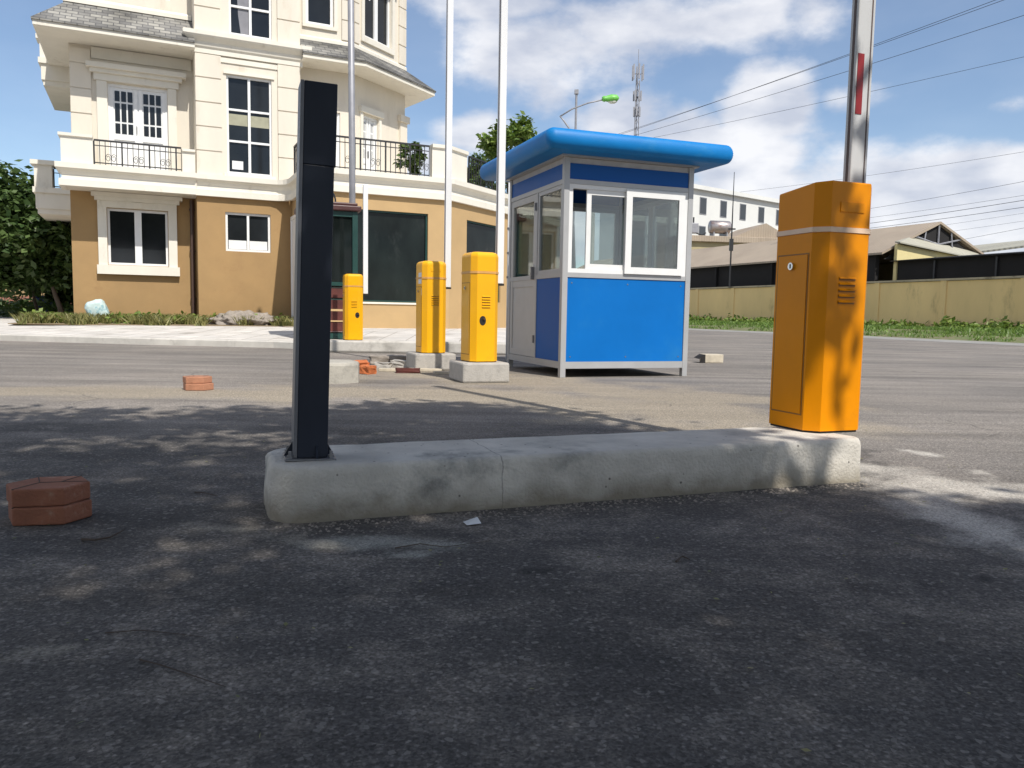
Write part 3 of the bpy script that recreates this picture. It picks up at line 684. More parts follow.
# quoins, pilasters: blocks with open joints
def quoin(mb, s0, s1, z0, z1, X, pitch=0.62, proud=0.05):
    z = z0
    while z < z1 - 0.1:
        mb.box(s0, s1, -proud, 0.02, z + 0.018, min(z + pitch, z1) - 0.018, X=X); z += pitch
    mb.box(s0 + .015, s1 - .015, -proud + .022, 0.02, z0, z1, X=X)
w = MB()
w.bm.free()
for q in ((3.03, 3.66, 4.17, 7.26, FX(0, 0.2)), (5.10, 5.69, 4.17, 7.26, FX(0, 0.2)), (3.03, 3.66, 7.80, 11.1, FX(0, 0.2)), (5.10, 5.69, 7.80, 11.1, FX(0, 0.2)), (0.13, 0.60, 4.95, 7.2, FX(0, 1.0)),
          (6.95, 7.26, 8.3, 11.1, FX(0, 0.7), .56), (0.02, 0.22, 8.3, 11.1, FX(U1.x, U1.y, CH), .56), (U2L - .36, U2L - .01, 8.3, 11.1, FX(U1.x, U1.y, CH), .56)):
    w = MB(); quoin(w, *q); w.build('quoin', M['cream'], B)
w = MB()
w.box(U2L - .32, U2L + .02, -.08, .05, 4.15, 6.55, X=FX(U1.x, U1.y, CH)); w.box(U2L - .38, U2L + .08, -.14, .05, 6.55, 6.75, X=FX(U1.x, U1.y, CH))
w.build('pilaster', M['cream'], B)
# skirt roofs
def skirt(path, ze, over, ztf, sc=None):
    """eave board and soffit along path (wall line), sloping slate above"""
    e = MB(); e.sweep(path, [(over, ze), (over + 0.05, ze + 0.02), (over + 0.05, ze + 0.13), (over, ze + 0.13), (over - 0.05, ze + 0.03), (-0.05, ze + 0.03), (-0.05, ze)], sc=sc); ro_ = e.build('eave', M['cream_trim'], B)
    s_ = MB(); s_.sweep(path, [(over + 0.09, ze + 0.13), (over + 0.09, ze + 0.17), (0.02, ztf), (-0.04, ztf), (-0.04, ze + 0.13)], sc=sc); s_.build('roof', M['slate'], B)
skirt([(0.12, 6.0), (0.12, 1.0), (3.02, 1.0)], 7.28, 1.02, 8.28, [.62, 1.0])
skirt([(5.72, 0.7), (U1.x, U1.y), (U2.x, U2.y), (U2.x - 1.0, U2.y + 5)], 7.42, 0.80, 8.18, [1.0, .92, .92])
w = MB()
w.sweep([(0.12, 6.0), (0.12, 1.0), (3.0, 1.0)], [(0.0, 8.26), (0.09, 8.26), (0.09, 8.36), (0.0, 8.44)])
w.build('wall_moulding', M['cream_trim'], B); w = MB()
w.sweep([(5.72, .7), (U1.x, U1.y), (U2.x, U2.y)], [(0.0, 8.16), (0.06, 8.16), (0.06, 8.25), (0.0, 8.30)])
w.build('wall_moulding', M['cream_trim'], B); w = MB()
w.box(0.62, 2.98, -.04, .0, 6.98, 7.26, X=FX(0, 1.0))
w.build('wall_moulding', M['cream_trim'], B)
# windows
def window(hole, X, frame=0.07, cols=1, rows=(), name='window', pane=M['dark_pane'], mull=0.05, depth=0.10, fm=M['white_frame'], sill=False):
    a, b_, c, d = hole; f = MB(); y0, y1 = depth - 0.045, depth + 0.03
    f.box(a, a + frame, y0, y1, c, d, X=X); f.box(b_ - frame, b_, y0, y1, c, d, X=X)
    f.box(a + frame, b_ - frame, y0, y1, d - frame, d, X=X); f.box(a + frame, b_ - frame, y0, y1, c, c + frame, X=X)
    for i in range(1, cols):
        x = a + (b_ - a) * i / cols; f.box(x - mull / 2 - .005, x + mull / 2 + .005, y0 - .003, y1, c + frame, d - frame, X=X)
    for r in rows:
        z = c + (d - c) * r; f.box(a + frame, b_ - frame, y0 + .004, y1, z - mull / 2, z + mull / 2, X=X)
    o = f.build(name, fm, B)
    p = MB(); p.box(a + .02, b_ - .02, depth + 0.005, depth + 0.02, c + .02, d - .02, X=X); p.build('pane', pane, o)
    if sill:
        s_ = MB(); s_.box(a - .08, b_ + .08, -0.07, 0.1, c - .08, c - .002, X=X); s_.build('sill', M['cream_trim'], o)
    return o
wa = window(HA, FX(0, 1.0), 0.06, 2, (), mull=0.16)
s_ = MB()                                                       # heavy surround with hood
for q in ((0.66, 0.87, -0.09, .02, 1.60, 3.3), (2.34, 2.55, -0.09, .02, 1.60, 3.3)): s_.box(*q, X=FX(0, 1.0))
s_.box(0.66, 2.55, -0.10, .02, 3.25, 3.42, X=FX(0, 1.0)); s_.box(0.62, 2.60, -0.14, .02, 1.53, 1.765, X=FX(0, 1.0))
s_.box(0.60, 2.62, -0.17, .02, 3.42, 3.52, X=FX(0, 1.0)); s_.box(0.53, 2.69, -0.24, .02, 3.52, 3.62, X=FX(0, 1.0))
s_.box(1.50, 1.72, -0.15, .02, 3.27, 3.41, X=FX(0, 1.0))
s_.build('surround', M['cream_trim'], wa)
wb = window(HB1, FX(0, 0.2), 0.06, 2, (), fm=M['white_frame'])
p = MB()
for a, b_ in ((3.80, 4.26), (4.34, 4.80)): p.box(a, b_, 0.09, 0.105, 2.29, 2.52, X=FX(0, .2))
p.build('frosted_panel', M['white'], wb)
wb2 = window(HB2, FX(0, 0.2), 0.055, 2, (0.335, 0.655), mull=0.055)
p = MB(); p.box(3.85, 4.88, 0.1035, 0.1045, 5.55, 5.84, X=FX(0, .2)); p.build('blind', M['blind'], wb2)
p = MB(); p.box(3.92, 4.20, 0.100, 0.104, 4.40, 4.62, X=FX(0, .2)); p.build('notice', M['paper'], wb2)
s_ = MB(); s_.box(3.70, 5.03, -.05, 0.0, 4.19, 4.262, X=FX(0, .2)); s_.build('sill', M['cream_trim'], wb2)
s_ = MB(); s_.box(3.72, 5.01, -.04, 0.0, 6.83, 6.90, X=FX(0, .2)); s_.build('lintel', M['cream_trim'], wb2)
s_ = MB(); s_.box(3.50, 5.2, -.03, .0, 7.10, 7.22, X=FX(0, .2)); s_.build('wall_moulding', M['cream_trim'], B)
wq = window(HB3, FX(0, 0.2), 0.055, 2, (0.29, 0.62), mull=0.055)
p = MB(); prism_cur = [(4.18, 7.92), (4.38, 7.92), (4.38, 9.3), (4.08, 9.3), (4.12, 8.4)]; p.prism(prism_cur, 0, .002, X=T(0, .305, 0, 0, rad(90))); p.build('curtain', mat('grey_curtain', (.22, .22, .24), .9), wq)
window(HA3, FX(0, 1.02), 0.06, 1)
wu = window(HU1, FX(0, 0.7), 0.08, 1); s_ = MB()
for q in ((5.85, 5.94, 8.54, 10.6), (6.73, 6.82, 8.54, 10.6)): s_.box(q[0], q[1], -.05, .02, q[2], q[3], X=FX(0, .7))
s_.box(5.85, 6.82, -.06, .02, 8.52, 8.61, X=FX(0, .7)); s_.build('surround', M['cream_trim'], wu)
wu = window(HU3, FX(U1.x, U1.y, CH), 0.07, 2, (), mull=0.14); s_ = MB(); XC = FX(U1.x, U1.y, CH)
s_.box(.32, .44, -.06, .02, 8.45, 10.3, X=XC); s_.box(1.73, 1.85, -.06, .02, 8.45, 10.3, X=XC); s_.box(.445, 1.725, -.065, .02, 8.45, 8.61, X=XC)
s_.box(.25, 1.92, -.16, .02, 10.3, 10.5, X=XC); s_.build('surround', M['cream_trim'], wu)
p = MB(); p.box(.62, .85, 0.085, 0.09, 9.75, 10.0, X=XC); p.build('notice', M['paper'], wu)
ws = window(HC1, FX(0, -2.45), 0.045, 1, (), pane=M['shop_pane'], fm=M['kiosk_green'], name='shop_window'); s_ = MB(); s_.box(5.88, 8.54, -.03, .1, .87, .915, X=FX(0, -2.45)); s_.build('sill', M['cream_trim'], ws)
window(HC2, FX(C1.x, C1.y, CH), 0.045, 1, (), pane=M['shop_pane'], fm=M['kiosk_green'], name='shop_window')
# doors with glazed lights
def glazed_door(hole, X, name='balcony_door'):
    a, b_, c, d = hole; f = MB(); gl_ = []; mid = (a + b_) / 2; zt = d - 0.16; zb = c + 0.98
    f.box(a, b_, 0.09, 0.14, c, d, X=X); f.box(a, a + .05, 0.05, .088, c, d, X=X); f.box(b_ - .05, b_, .05, .088, c, d, X=X); f.box(a + .05, b_ - .05, .05, .088, d - .07, d, X=X)
    o = None
    for l0, l1 in ((a + .05, mid - .02), (mid + .02, b_ - .05)):
        x0, x1 = l0 + .09, l1 - .09; cw = (x1 - x0) / 3; g = MB(); gl_.append(g)
        for i in range(3):
            for z0, z1 in ((zb, zb + .26), (zb + .31, zt - .31), (zt - .26, zt)):
                g.box(x0 + i * cw + .018, x0 + (i + 1) * cw - .018, 0.080, 0.089, z0, z1, X=X)
        f.box(l0, l0 + .075, .065, .0895, c, d - .075, X=X); f.box(l1 - .075, l1, .065, .0895, c, d - .075, X=X)
        f.box(l0 + .075, l1 - .075, .068, .0895, c, c + .12, X=X); f.box(l0 + .075, l1 - .075, .068, .0895, zb - .16, zb - .03, X=X)
    o = f.build(name, M['white_frame'], B)
    for g in gl_: g.build('pane', M['dark_pane'], o)
    h = MB(); h.box(mid - .05, mid - .035, .03, .07, c + 1.0, c + 1.2, X=X); h.build('handle', M['iron'], o)
    return o
da = glazed_door(HAD, FX(0, 1.0)); s_ = MB()
s_.box(0.72, 0.96, -.07, .02, 4.15, 6.44, X=FX(0, 1)); s_.box(2.39, 2.60, -.07, .02, 4.15, 6.44, X=FX(0, 1)); s_.box(0.66, 2.66, -.10, .02, 6.445, 6.62, X=FX(0, 1))
s_.box(0.58, 2.74, -.18, .02, 6.62, 6.72, X=FX(0, 1)); s_.box(0.50, 2.84, -.27, .02, 6.72, 6.84, X=FX(0, 1)); s_.build('surround', M['cream_trim'], da)
dc = glazed_door(HUD, XC); s_ = MB(); s_.box(.28, .39, -.05, .02, 4.15, 6.45, X=XC); s_.box(1.13, 1.24, -.05, .02, 4.15, 6.45, X=XC); s_.box(.24, 1.30, -.10, .02, 6.45, 6.62, X=XC); s_.build('surround', M['cream_trim'], dc)
glazed_door(HUM, FX(0, .7))
XR = T(5.45, 0, 0, rad(-90))                                    # white door in the shaded return: local x runs towards the street
d_ = MB(); d_.box(0.05, 0.95, -0.04, 0.05, 0.42, 3.12, X=XR); d_.box(-0.02, 0.05, -0.07, .05, .42, 3.2, X=XR); d_.box(.95, 1.02, -.07, .05, .42, 3.2, X=XR); d_.box(.05, .95, -.07, .05, 3.12, 3.2, X=XR)
d_.box(.15, .85, -.055, -.041, .6, 1.5, X=XR); d_.box(.15, .85, -.055, -.041, 1.65, 2.95, X=XR)
do = d_.build('side_door', M['white_frame'], B); h = MB(); h.box(.80, .84, -.10, -.041, 1.45, 1.6, X=XR); h.build('handle', M['steel'], do)
d_ = MB(); d_.box(-.25, 1.3, -.5, -.002, GZ, .26, X=XR); d_.box(-.15, 1.2, -.28, -.002, .26, .41, X=XR); d_.build('door_step', M['conc2'], B)
# parapet blocks and railings
cap = [(-.02, 0), (.16, 0), (.16, .9), (.21, .93), (.21, 1.03), (-.07, 1.03), (-.07, .93), (-.02, .9)]
def parapet(path, z0, h):
    w = MB(); w.sweep(path, [(o - .1, z0 + z * h) for o, z in cap]); return w.build('parapet', M['cream_trim'], B)
parapet([(0.0, 0.95), (0.0, .16), (0.64, .16)], 4.17, .70); parapet([(2.68, .16), (2.99, .16)], 4.17, .58)
parapet([(8.60, -2.36), (9.06, -2.36), (9.06 + cc_ * .85, -2.36 + cs_ * .85)], 4.17, .85)
def railing(path, z0, h, sp_=0.125, orn=True):
    r = MB(); pts = [Vector((*p, 0)) for p in path]
    for a, b_ in zip(pts, pts[1:]):
        L_ = (b_ - a).length; d = (b_ - a) / L_; ang = math.atan2(d.y, d.x); X = T(a.x, a.y, z0, ang)
        r.box(0, L_, -.025, .025, h - .04, h, X=X); r.box(0, L_, -.012, .012, .06, .085, X=X); r.box(0, L_, -.012, .012, h - .16, h - .14, X=X)
        n = max(1, int(L_ / sp_))
        for i in range(n + 1):
            x = L_ * i / n; wd_ = .018 if i % 5 == 0 else .008
            r.box(x - wd_, x + wd_, -wd_, wd_, 0, h - .041, X=X)
        if orn:
            for i in range(2, n - 1, 5):
                for k_ in range(2):
                    cx = L_ * (i + .5 + k_) / n; q = [(cx + .07 * math.cos(t) * (1 - t / 14), 0, h * .32 + .11 * math.sin(t) * (1 - t / 14)) for t in [j * .6 for j in range(16)]]
                    r.tube([X @ Vector(p) for p in q], .007, 4)
    return r.build('railing', M['iron'], B)
railing([(0.66, .14), (2.66, .14)], 4.17, .64); railing([(5.42, -0.45), (5.42, -2.36), (8.54, -2.36)], 4.17, .84)
railing([(9.09 + cc_ * .98, -2.36 + cs_ * .98), (C2.x, C2.y + .08)], 4.17, .80)
# drain pipe between the bays, side balconies of the far facade
dp = MB(); dp.tube([(2.93, .88, .16), (2.93, .88, 3.58)], .055, 8)
for z in (.9, 2.2, 3.3): dp.box(2.86, 3.0, .88, 1.0, z, z + .05)
dp.build('drain_pipe', M['pipe_brown'], B)
for z0, hh, sx in ((3.25, 1.0, 0.0), (6.75, .8, .24)):
    sb = MB(); sb.box(-.92 + sx, .1, 3.4, 6.5, z0 - .02, z0 + .12); sb.box(-1.02 + sx, .1, 3.3, 6.5, z0 + .55, z0 + .70); sb.box(-.96 + sx, .1, 3.36, 6.5, z0 + .12, z0 + .55)
    sb.box(-.98 + sx, -.55 + sx, 3.4, 3.8, z0 + .70, z0 + .70 + hh * .62); sb.box(-1.06 + sx, -.48 + sx, 3.32, 3.88, z0 + .70 + hh * .62, z0 + .82 + hh * .62)
    sb.build('side_balcony', M['cream_trim'], B)
    railing([(-.52 + sx, 3.6), (.08, 3.6)], z0 + .7, hh * .6, orn=False)

# --------------------------------------------------------------- leafy trees
def tree(name, label, cat, base, trunk_top, crown_c, crown_r, nleaf, lsize, lm, group=None, trunk_r=0.16, nclump=46, squash=1.0, nlimb=7):
    t = thing(name, label, cat, base, 0, group)
    bx, by, bz = base
    tr = MB(); top = Vector(trunk_top); pts = [Vector((0, 0, -.05))]
    for i in range(1, 6):
        f = i / 5; pts.append(Vector((top.x * f + random.gauss(0, .05), top.y * f + random.gauss(0, .05), top.z * f)))
    tr.tube(pts, [trunk_r * (1.25 if i == 0 else 1 - .11 * i) for i in range(6)], 9)
    cc = Vector(crown_c); cl = []
    for i in range(nclump):
        v = Vector((random.gauss(0, 1), random.gauss(0, 1), random.gauss(0, 1))).normalized(); r = random.uniform(.35, 1.0) ** .6
        cl.append(cc + Vector((v.x * crown_r[0] * r, v.y * crown_r[1] * r, v.z * crown_r[2] * r)))
    for i in range(nlimb):
        q = cl[i * len(cl) // nlimb]; st = pts[3 + i % 3]; midp = (st + q) / 2 + Vector((0, 0, .25))
        tr.tube([st, midp, q], [trunk_r * .42, trunk_r * .26, trunk_r * .08], 6)
    tr.build('trunk', M['bark'], t, smooth=True)
    P = []
    k_ = nleaf // nclump
    for c in cl:
        s = random.uniform(.16, .30) * (crown_r[0] + crown_r[2]) * .55
        g = rng.normal(size=(k_, 3)); g /= np.maximum(.4, np.linalg.norm(g, axis=1))[:, None]
        P.append(np.array(c) + g * s * rng.uniform(.3, 1.15, (k_, 1)) * np.array([1, 1, .75 * squash]))
    V, Fc = leaf_cloud(np.concatenate(P), lsize)
    arrays_obj('crown', V, Fc, lm, t)
    return t
TG = 'trees left of the apartment building'
tree('shade_tree', 'dense dark tree cut off by the left edge of the photo', 'tree', (-16.6, 24.8, .25), (.2, 0, 2.2), (-.1, 0, 2.6), (2.6, 1.9, 2.2), 19000, .25, M['leaf_dark'], TG, nclump=80)
tree('shade_tree', 'slim leaning tree beside the corner of the ochre wall', 'tree', (-14.3, 25.2, .25), (-.45, 0, 1.9), (.25, .2, 2.45), (1.45, 1.2, 1.35), 10000, .23, M['leaf_dark'], TG, .09, nclump=44)
tree('shade_tree', 'tall dark tree standing behind the slim leaning one', 'tree', (-17.2, 30, .25), (.2, 0, 2.4), (.9, 0, 2.4), (2.9, 1.8, 2.0), 14000, .28, M['leaf_dark'], TG, nclump=60)
tree('small_tree', 'thin straight sapling between the dark tree and the blue bin', 'tree', (-16.0, 26.6, .25), (0, 0, 1.6), (0, 0, 2.2), (.9, .8, .9), 2200, .2, M['leaf_mid'], TG, .06, nclump=20)
tree('roadside_tree', 'sunlit green tree rising behind the left end of the blue roof', 'tree', (-.15, 37, .12), (0, 0, 6.2), (0, 0, 8.0), (1.35, 1.3, 1.55), 4200, .26, M['leaf_bright'], None, .15, nclump=40)
tree('terrace_shrub', 'bushy green plant behind the terrace railing, left of the cream pier', 'plant', tuple(BW(8.25, -1.7, 4.12)), (0, 0, .4), (0, 0, .62), (.36, .36, .48), 1000, .13, M['leaf_mid'], 'plants on the terrace', .03, nclump=16)
tree('terrace_shrub', 'dark green plant behind the terrace railing, right of the cream pier', 'plant', tuple(BW(10.9, -.45, 4.12)), (0, 0, .4), (0, 0, .62), (.95, .5, .5), 2400, .13, M['leaf_mid'], 'plants on the terrace', .03, nclump=20)

# far left: low house, hedge and bin
H = thing('garden_house', 'low house with a terracotta and yellow wall behind the left trees', 'building', (-24, 40, .25))
w = MB(); w.box(-4, 9.5, 0, 5, 0, 2.9); w.build('wall', mat('yellow_house_wall', (.34, .24, .12), .85), H)
w = MB(); w.box(-4.3, 9.8, -.3, 5.3, 2.9, 3.2); w.build('roof', M['roof_grey'], H)
for x in (1.5, 4.0, 7.6):
    w = MB(); w.box(x, x + 1.1, -.04, .02, .9, 2.2); f = w.build('window', M['white_frame'], H); g = MB(); g.box(x + .1, x + 1.0, -.05, -.041, 1.0, 2.1); g.build('pane', M['dark_pane'], f)
w = MB(); w.box(-4, 6.5, -2.0, -1.8, 0, .85); tag(w.build('garden_wall', M['terracotta'], X=T(-24, 40, .25)), 'low terracotta garden wall behind the left trees', 'wall')
bn = thing('litter_bin', 'small dark blue bin between the tree trunks at the left', 'bin', tuple(D(46, 300, 31.0).xy.to_3d() + Vector((0, 0, .25))))
w = MB(); w.prism([(-.28, -.25), (.28, -.25), (.28, .25), (-.28, .25)], .06, .72, bev=.03); w.build('body', M['blue_bin'], bn)
w = MB(); w.box(-.31, .31, -.28, .28, .721, .79, bev=.02); w.build('lid', M['blue_bin'], bn)
for x in (-.2, .2): w = MB(); w.tube([(x - .03, .2, .06), (x + .03, .2, .06)], .06, 10); w.build('wheel', M['black'], bn)
cs = []
for _ in range(5200):
    x = random.uniform(-24, -14.5); y = random.uniform(27.5, 34); h = .75 + .8 * noise.noise(Vector((x * .5, y * .5, 0)))
    cs.append((x, y, .12 + random.random() * max(.15, h) * .9))
V_, F_ = leaf_cloud(cs, .26, .6); tag(arrays_obj('undergrowth', V_, F_, M['leaf_mid']), 'low green undergrowth below the trees at the left edge', 'plants', kind='stuff')

# sack and grit heap at the building's foot
def lump(name, m, loc, r, amp, label, cat, seed, rz=0, tilt=0, squash=None, sub=4, fq=1.7):
    bm = bmesh.new(); bmesh.ops.create_icosphere(bm, subdivisions=sub, radius=1)
    for v in bm.verts:
        n = noise.fractal(v.co * fq + Vector((seed, 0, 0)), 1, 2, 4); v.co *= 1 + amp * n
        if squash: v.co = Vector([math.copysign(abs(c) ** squash, c) for c in v.co])
        v.co = Vector((v.co.x * r[0], v.co.y * r[1], v.co.z * r[2]))
    me = bpy.data.meshes.new(name); bm.to_mesh(me); bm.free(); me.materials.append(m)
    for p in me.polygons: p.use_smooth = True
    o = bpy.data.objects.new(name, me); COL.objects.link(o); o.location = loc; o.rotation_euler = (tilt, 0, rz)
    return tag(o, label, cat)
p = BW(.62, .55); lump('woven_sack', M['sack'], (p.x, p.y, .52), (.25, .17, .33), .13, 'pale blue and white woven sack slumped against the ochre wall', 'sack', 3, rz=.35, tilt=.12, squash=.55, fq=3.2).rotation_euler.y = -.32
p = BW(4.05, -.75); lump('grit_heap', M['rubble'], (p.x, p.y, PVZ), (.85, .6, .36), .30, 'grey heap of grit among the weeds below the small ground floor window', 'heap', 9, fq=3.5, sub=5)

# --------------------------------------------------- guard kiosk by the kerb
KP = G(345, 343.5, .125)
K = thing('sentry_box', 'dark green glazed sentry box with maroon top behind the far yellow cabinet', 'kiosk', (-3.55, 15.15, .165), rad(20))
kh = 2.35; w = MB()
for x in (-.45, .45):
    for y in (-.45, .45): w.box(x - .05, x + .05, y - .05, y + .05, 0, kh, bev=.006)
for x0, x1, y0, y1 in ((-.4, .4, -.49, -.41), (-.4, .4, .41, .49), (-.49, -.41, -.4, .4), (.41, .49, -.4, .4)):
    w.box(x0, x1, y0, y1, .98, 1.05); w.box(x0, x1, y0, y1, 0, .1); w.box(x0, x1, y0, y1, kh - .1, kh - .002)
w.build('frame', M['kiosk_green'], K)
w = MB(); w.box(-.56, .56, -.56, .56, kh, kh + .10, bev=.02); w.box(-.5, .5, -.5, .5, kh + .1, kh + .16, bev=.02); w.build('roof', M['kiosk_roof'], K)
w = MB()
for x0, x1, y0, y1 in ((-.4, .4, -.455, -.445), (-.4, .4, .445, .455), (-.455, -.445, -.4, .4), (.445, .455, -.4, .4)): w.box(x0, x1, y0, y1, 1.05, kh - .1)
w.build('pane', M['shop_pane'], K)
w = MB()
for x0, x1, y0, y1 in ((-.4, .4, -.47, -.45), (-.4, .4, .45, .47), (-.47, -.45, -.4, .4), (.45, .47, -.4, .4)):
    for z in (.13, .34, .55, .76): w.box(x0, x1, y0, y1, z, z + .17)
w.build('louvre_panel', M['red_old'], K)
w = MB(); q = [(-.1 + .22 * math.cos(t), -.3, kh + .16 + .26 * math.sin(t) + .02) for t in [i * .31 - .1 for i in range(11)]]; w.tube(q, .016, 6); w.build('cable_loop', M['wire'], K)
P_ = thing('steel_pole', 'grey steel pole rising behind the green sentry box', 'pole', (-3.25, 16.1, .20))
w = MB(); w.tube([(0, 0, .02), (-.02, 0, 3.5), (-.06, 0, 9.0)], .062, 10); w.build('shaft', M['grey_metal'], P_, smooth=True)
w = MB(); w.box(-.15, .15, -.15, .15, 0, .02); w.build('base_plate', M['steel'], P_)

# ------------------------------------------------------------ barrier gates
LANE = rad(19.5)
def octa(w, d, c):
    return [(-w / 2 + c, -d / 2), (w / 2 - c, -d / 2), (w / 2, -d / 2 + c), (w / 2, d / 2 - c), (w / 2 - c, d / 2), (-w / 2 + c, d / 2), (-w / 2, d / 2 - c), (-w / 2, -d / 2 + c)]
def barrier(label, loc, rz, paint, band_m, h=1.10, hole=False, arm=None, dome=False, lid_frac=.815, w=.30, d=.34, grp='barrier gate cabinets', lid_slope=0.0):
    g = thing('barrier_gate', label, 'barrier', loc, rz, grp)
    ch = .052; zl = h * lid_frac
    b = MB(); b.prism(octa(w, d, ch), .010, zl - .012)
    body = b.build('cabinet', paint, g)
    sk = MB(); sk.prism(octa(w - .01, d - .01, ch), 0, .0099); sk.build('base_inset', M['black'], g)  # black inset foot, a dark line at the base
    l = MB(); l.prism(octa(w, d, ch), zl + .012, h, bev=.048 if dome else .008, seg=4 if dome else 2, only_top=True)
    lid = l.build('lid', paint, g)
    if lid_slope:
        for v in lid.data.vertices:
            if v.co.z > h - .05: v.co.z += -lid_slope * (v.co.y / d + .3)
    bd = MB(); bd.prism(octa(w + .008, d + .008, ch), zl - .011, zl + .011); bd.build('band', band_m, g)
    # service door in the left face
    dr = MB(); X = T(-w / 2, 0, 0, rad(-90)); x0, x1 = -d / 2 + ch + .012, d / 2 - ch - .012; z0, z1 = .075, zl - .10
    dr.box(x0 + .008, x1 - .008, -.004, .0, z0 + .008, z1 - .008, X=X)
    door = dr.build('door', paint, g)
    gv = MB()
    for q in ((x0, x0 + .006, z0, z1), (x1 - .006, x1, z0, z1), (x0 + .006, x1 - .006, z0, z0 + .006), (x0 + .006, x1 - .006, z1 - .006, z1)): gv.box(q[0], q[1], -.0015, .0, q[2], q[3], X=X)
    gv.build('door_gap', M['dark_slot'], door)
    lk = MB(); lk.tube([X @ Vector((0.0, -.016, z1 - .055)), X @ Vector((0.0, -.003, z1 - .055))], .017, 14); lko = lk.build('lock', M['chrome'], door)
    kk = MB(); kk.box(-.003, .003, -.0175, -.0165, z1 - .065, z1 - .045, X=X); kk.build('keyhole', M['black'], lko)
    # louvres on the street face: hooded slots
    lv = MB(); sl_ = MB()
    for i in range(5):
        z = h * .62 - i * .026 + (0 if not hole else -.03)
        sl_.box(-.045, .045, -d / 2 - .0012, -d / 2, z - .004, z + .007)
        lv.quad((-.046, -d / 2 - .0005, z + .012), (.046, -d / 2 - .0005, z + .012), (.046, -d / 2 - .010, z + .003), (-.046, -d / 2 - .010, z + .003))
    lo = lv.build('louvre', paint, g); sl_.build('slot', M['dark_slot'], lo)
    if hole:
        ho = MB(); a = 24; ho.prism([(.035 * math.cos(t * 2 * math.pi / a), .047 * math.sin(t * 2 * math.pi / a)) for t in range(a)], 0, .003, X=T(-.035 if hole == 1 else .05, -d / 2, h * .38, 0, rad(90)))
        ho.build('shaft_hole', M['black'], g)
        tb = MB(); tb.tube([(-.025 if hole == 1 else .06, -d / 2 - .003, h * .395), (-.025 if hole == 1 else .06, -d / 2 - .02, h * .395)], .011, 8); tb.build('shaft_bolt', M['pipe_brown'], g)
    else:
        pr = MB(); pr.box(-.058, .072, -d / 2 - .004, -d / 2, h * .885, h * .925, bev=.0015); pr.build('pressed_rib', paint, lid)
    if arm:
        ax, ay, z0, z1, aw, at, am = arm['x'], arm['y'], arm['z0'], arm['z1'], arm['w'], arm['t'], arm['m']
        A = MB(); A.box(ax - at / 2, ax + at / 2, ay - aw / 2, ay + aw / 2, z0, z1, bev=.006)
        ao = A.build('arm', am, g)
        gr = MB(); gr.box(ax - at / 2 - .002, ax - at / 2, ay - aw / 2 + .016, ay - aw / 2 + .03, z0 + .02, z1); gr.box(ax + at * .27, ax + at * .34, ay - aw / 2 - .0015, ay - aw / 2, z0 + .02, z1) if arm.get('groove') else None
        gr.build('arm_strip', M['arm_dark'], ao)  # dark strip down the left face; near arm adds a front groove
        ec = MB(); ec.box(ax - at / 2 - .004, ax + at / 2 + .004, ay - aw / 2 - .004, ay + aw / 2 + .004, z0 - .02, z0 - .001); ec.build('end_cap', M['black'], ao)
        hb = MB(); hb.tube([(w / 2 - .02, ay + .02, arm['hub']), (ax - at / 2 - .001, ay + .02, arm['hub'])], .03, 14); hb.build('hub', M['steel'], g)
        for (u0, u1) in arm.get('refl', ()):
            r = MB(); r.box(ax - at / 2 + .008, ax - at / 2 + .044, ay - aw / 2 - .0025, ay - aw / 2, u0, u1); r.build('reflector', M['red_refl'], ao)
    return g
def lane(px, py, z): return tuple(G(px, py, z))
near = barrier('large amber barrier cabinet in front at the right end of the long plinth', (1.420, 3.690, .187), LANE, M['amber'], M['band_pale'], 1.106, False,
               dict(x=.232, y=.075, z0=.72, z1=5.3, w=.05, t=.098, m=M['alu_arm'], hub=.93, groove=True, refl=((1.47, 1.745), (3.2, 3.5))), lid_slope=.03, w=.315)
barrier('yellow barrier cabinet standing closest to the blue booth', (-.345, 8.08, .20), LANE + rad(6), M['yellow'], M['band_orange'], 1.10, 1,
        dict(x=.262, y=.10, z0=.80, z1=4.4, w=.06, t=.075, m=M['white_arm'], hub=.88), dome=True)
barrier('yellow barrier cabinet in the middle, striped by a pole shadow', (-1.00, 9.62, .20), LANE + rad(4), M['yellow'], M['band_orange'], 1.10, False,
        dict(x=.24, y=.10, z0=.80, z1=5.2, w=.06, t=.075, m=M['white_arm'], hub=.88), dome=True)
barrier('smallest yellow barrier cabinet, on the white kerb by the green sentry box', (-2.70, 13.35, .20), LANE, M['yellow'], M['band_orange'], 1.10, 2,
        dict(x=.225, y=.10, z0=.78, z1=2.6, w=.06, t=.08, m=M['white_arm'], hub=.86), dome=True)
mc = [o for o in bpy.data.objects if o.get('label', '').startswith('yellow barrier cabinet in the middle')][0]
for z0, z1, y0, y1 in ((.80, .93, -.10, .02), (.66, .745, -.11, -.02)):
    w = MB(); w.box(-.1515, -.1502, y0, y1, z0 + .03, z1 + .03); w.build('paper_notice', M['paper'], mc)
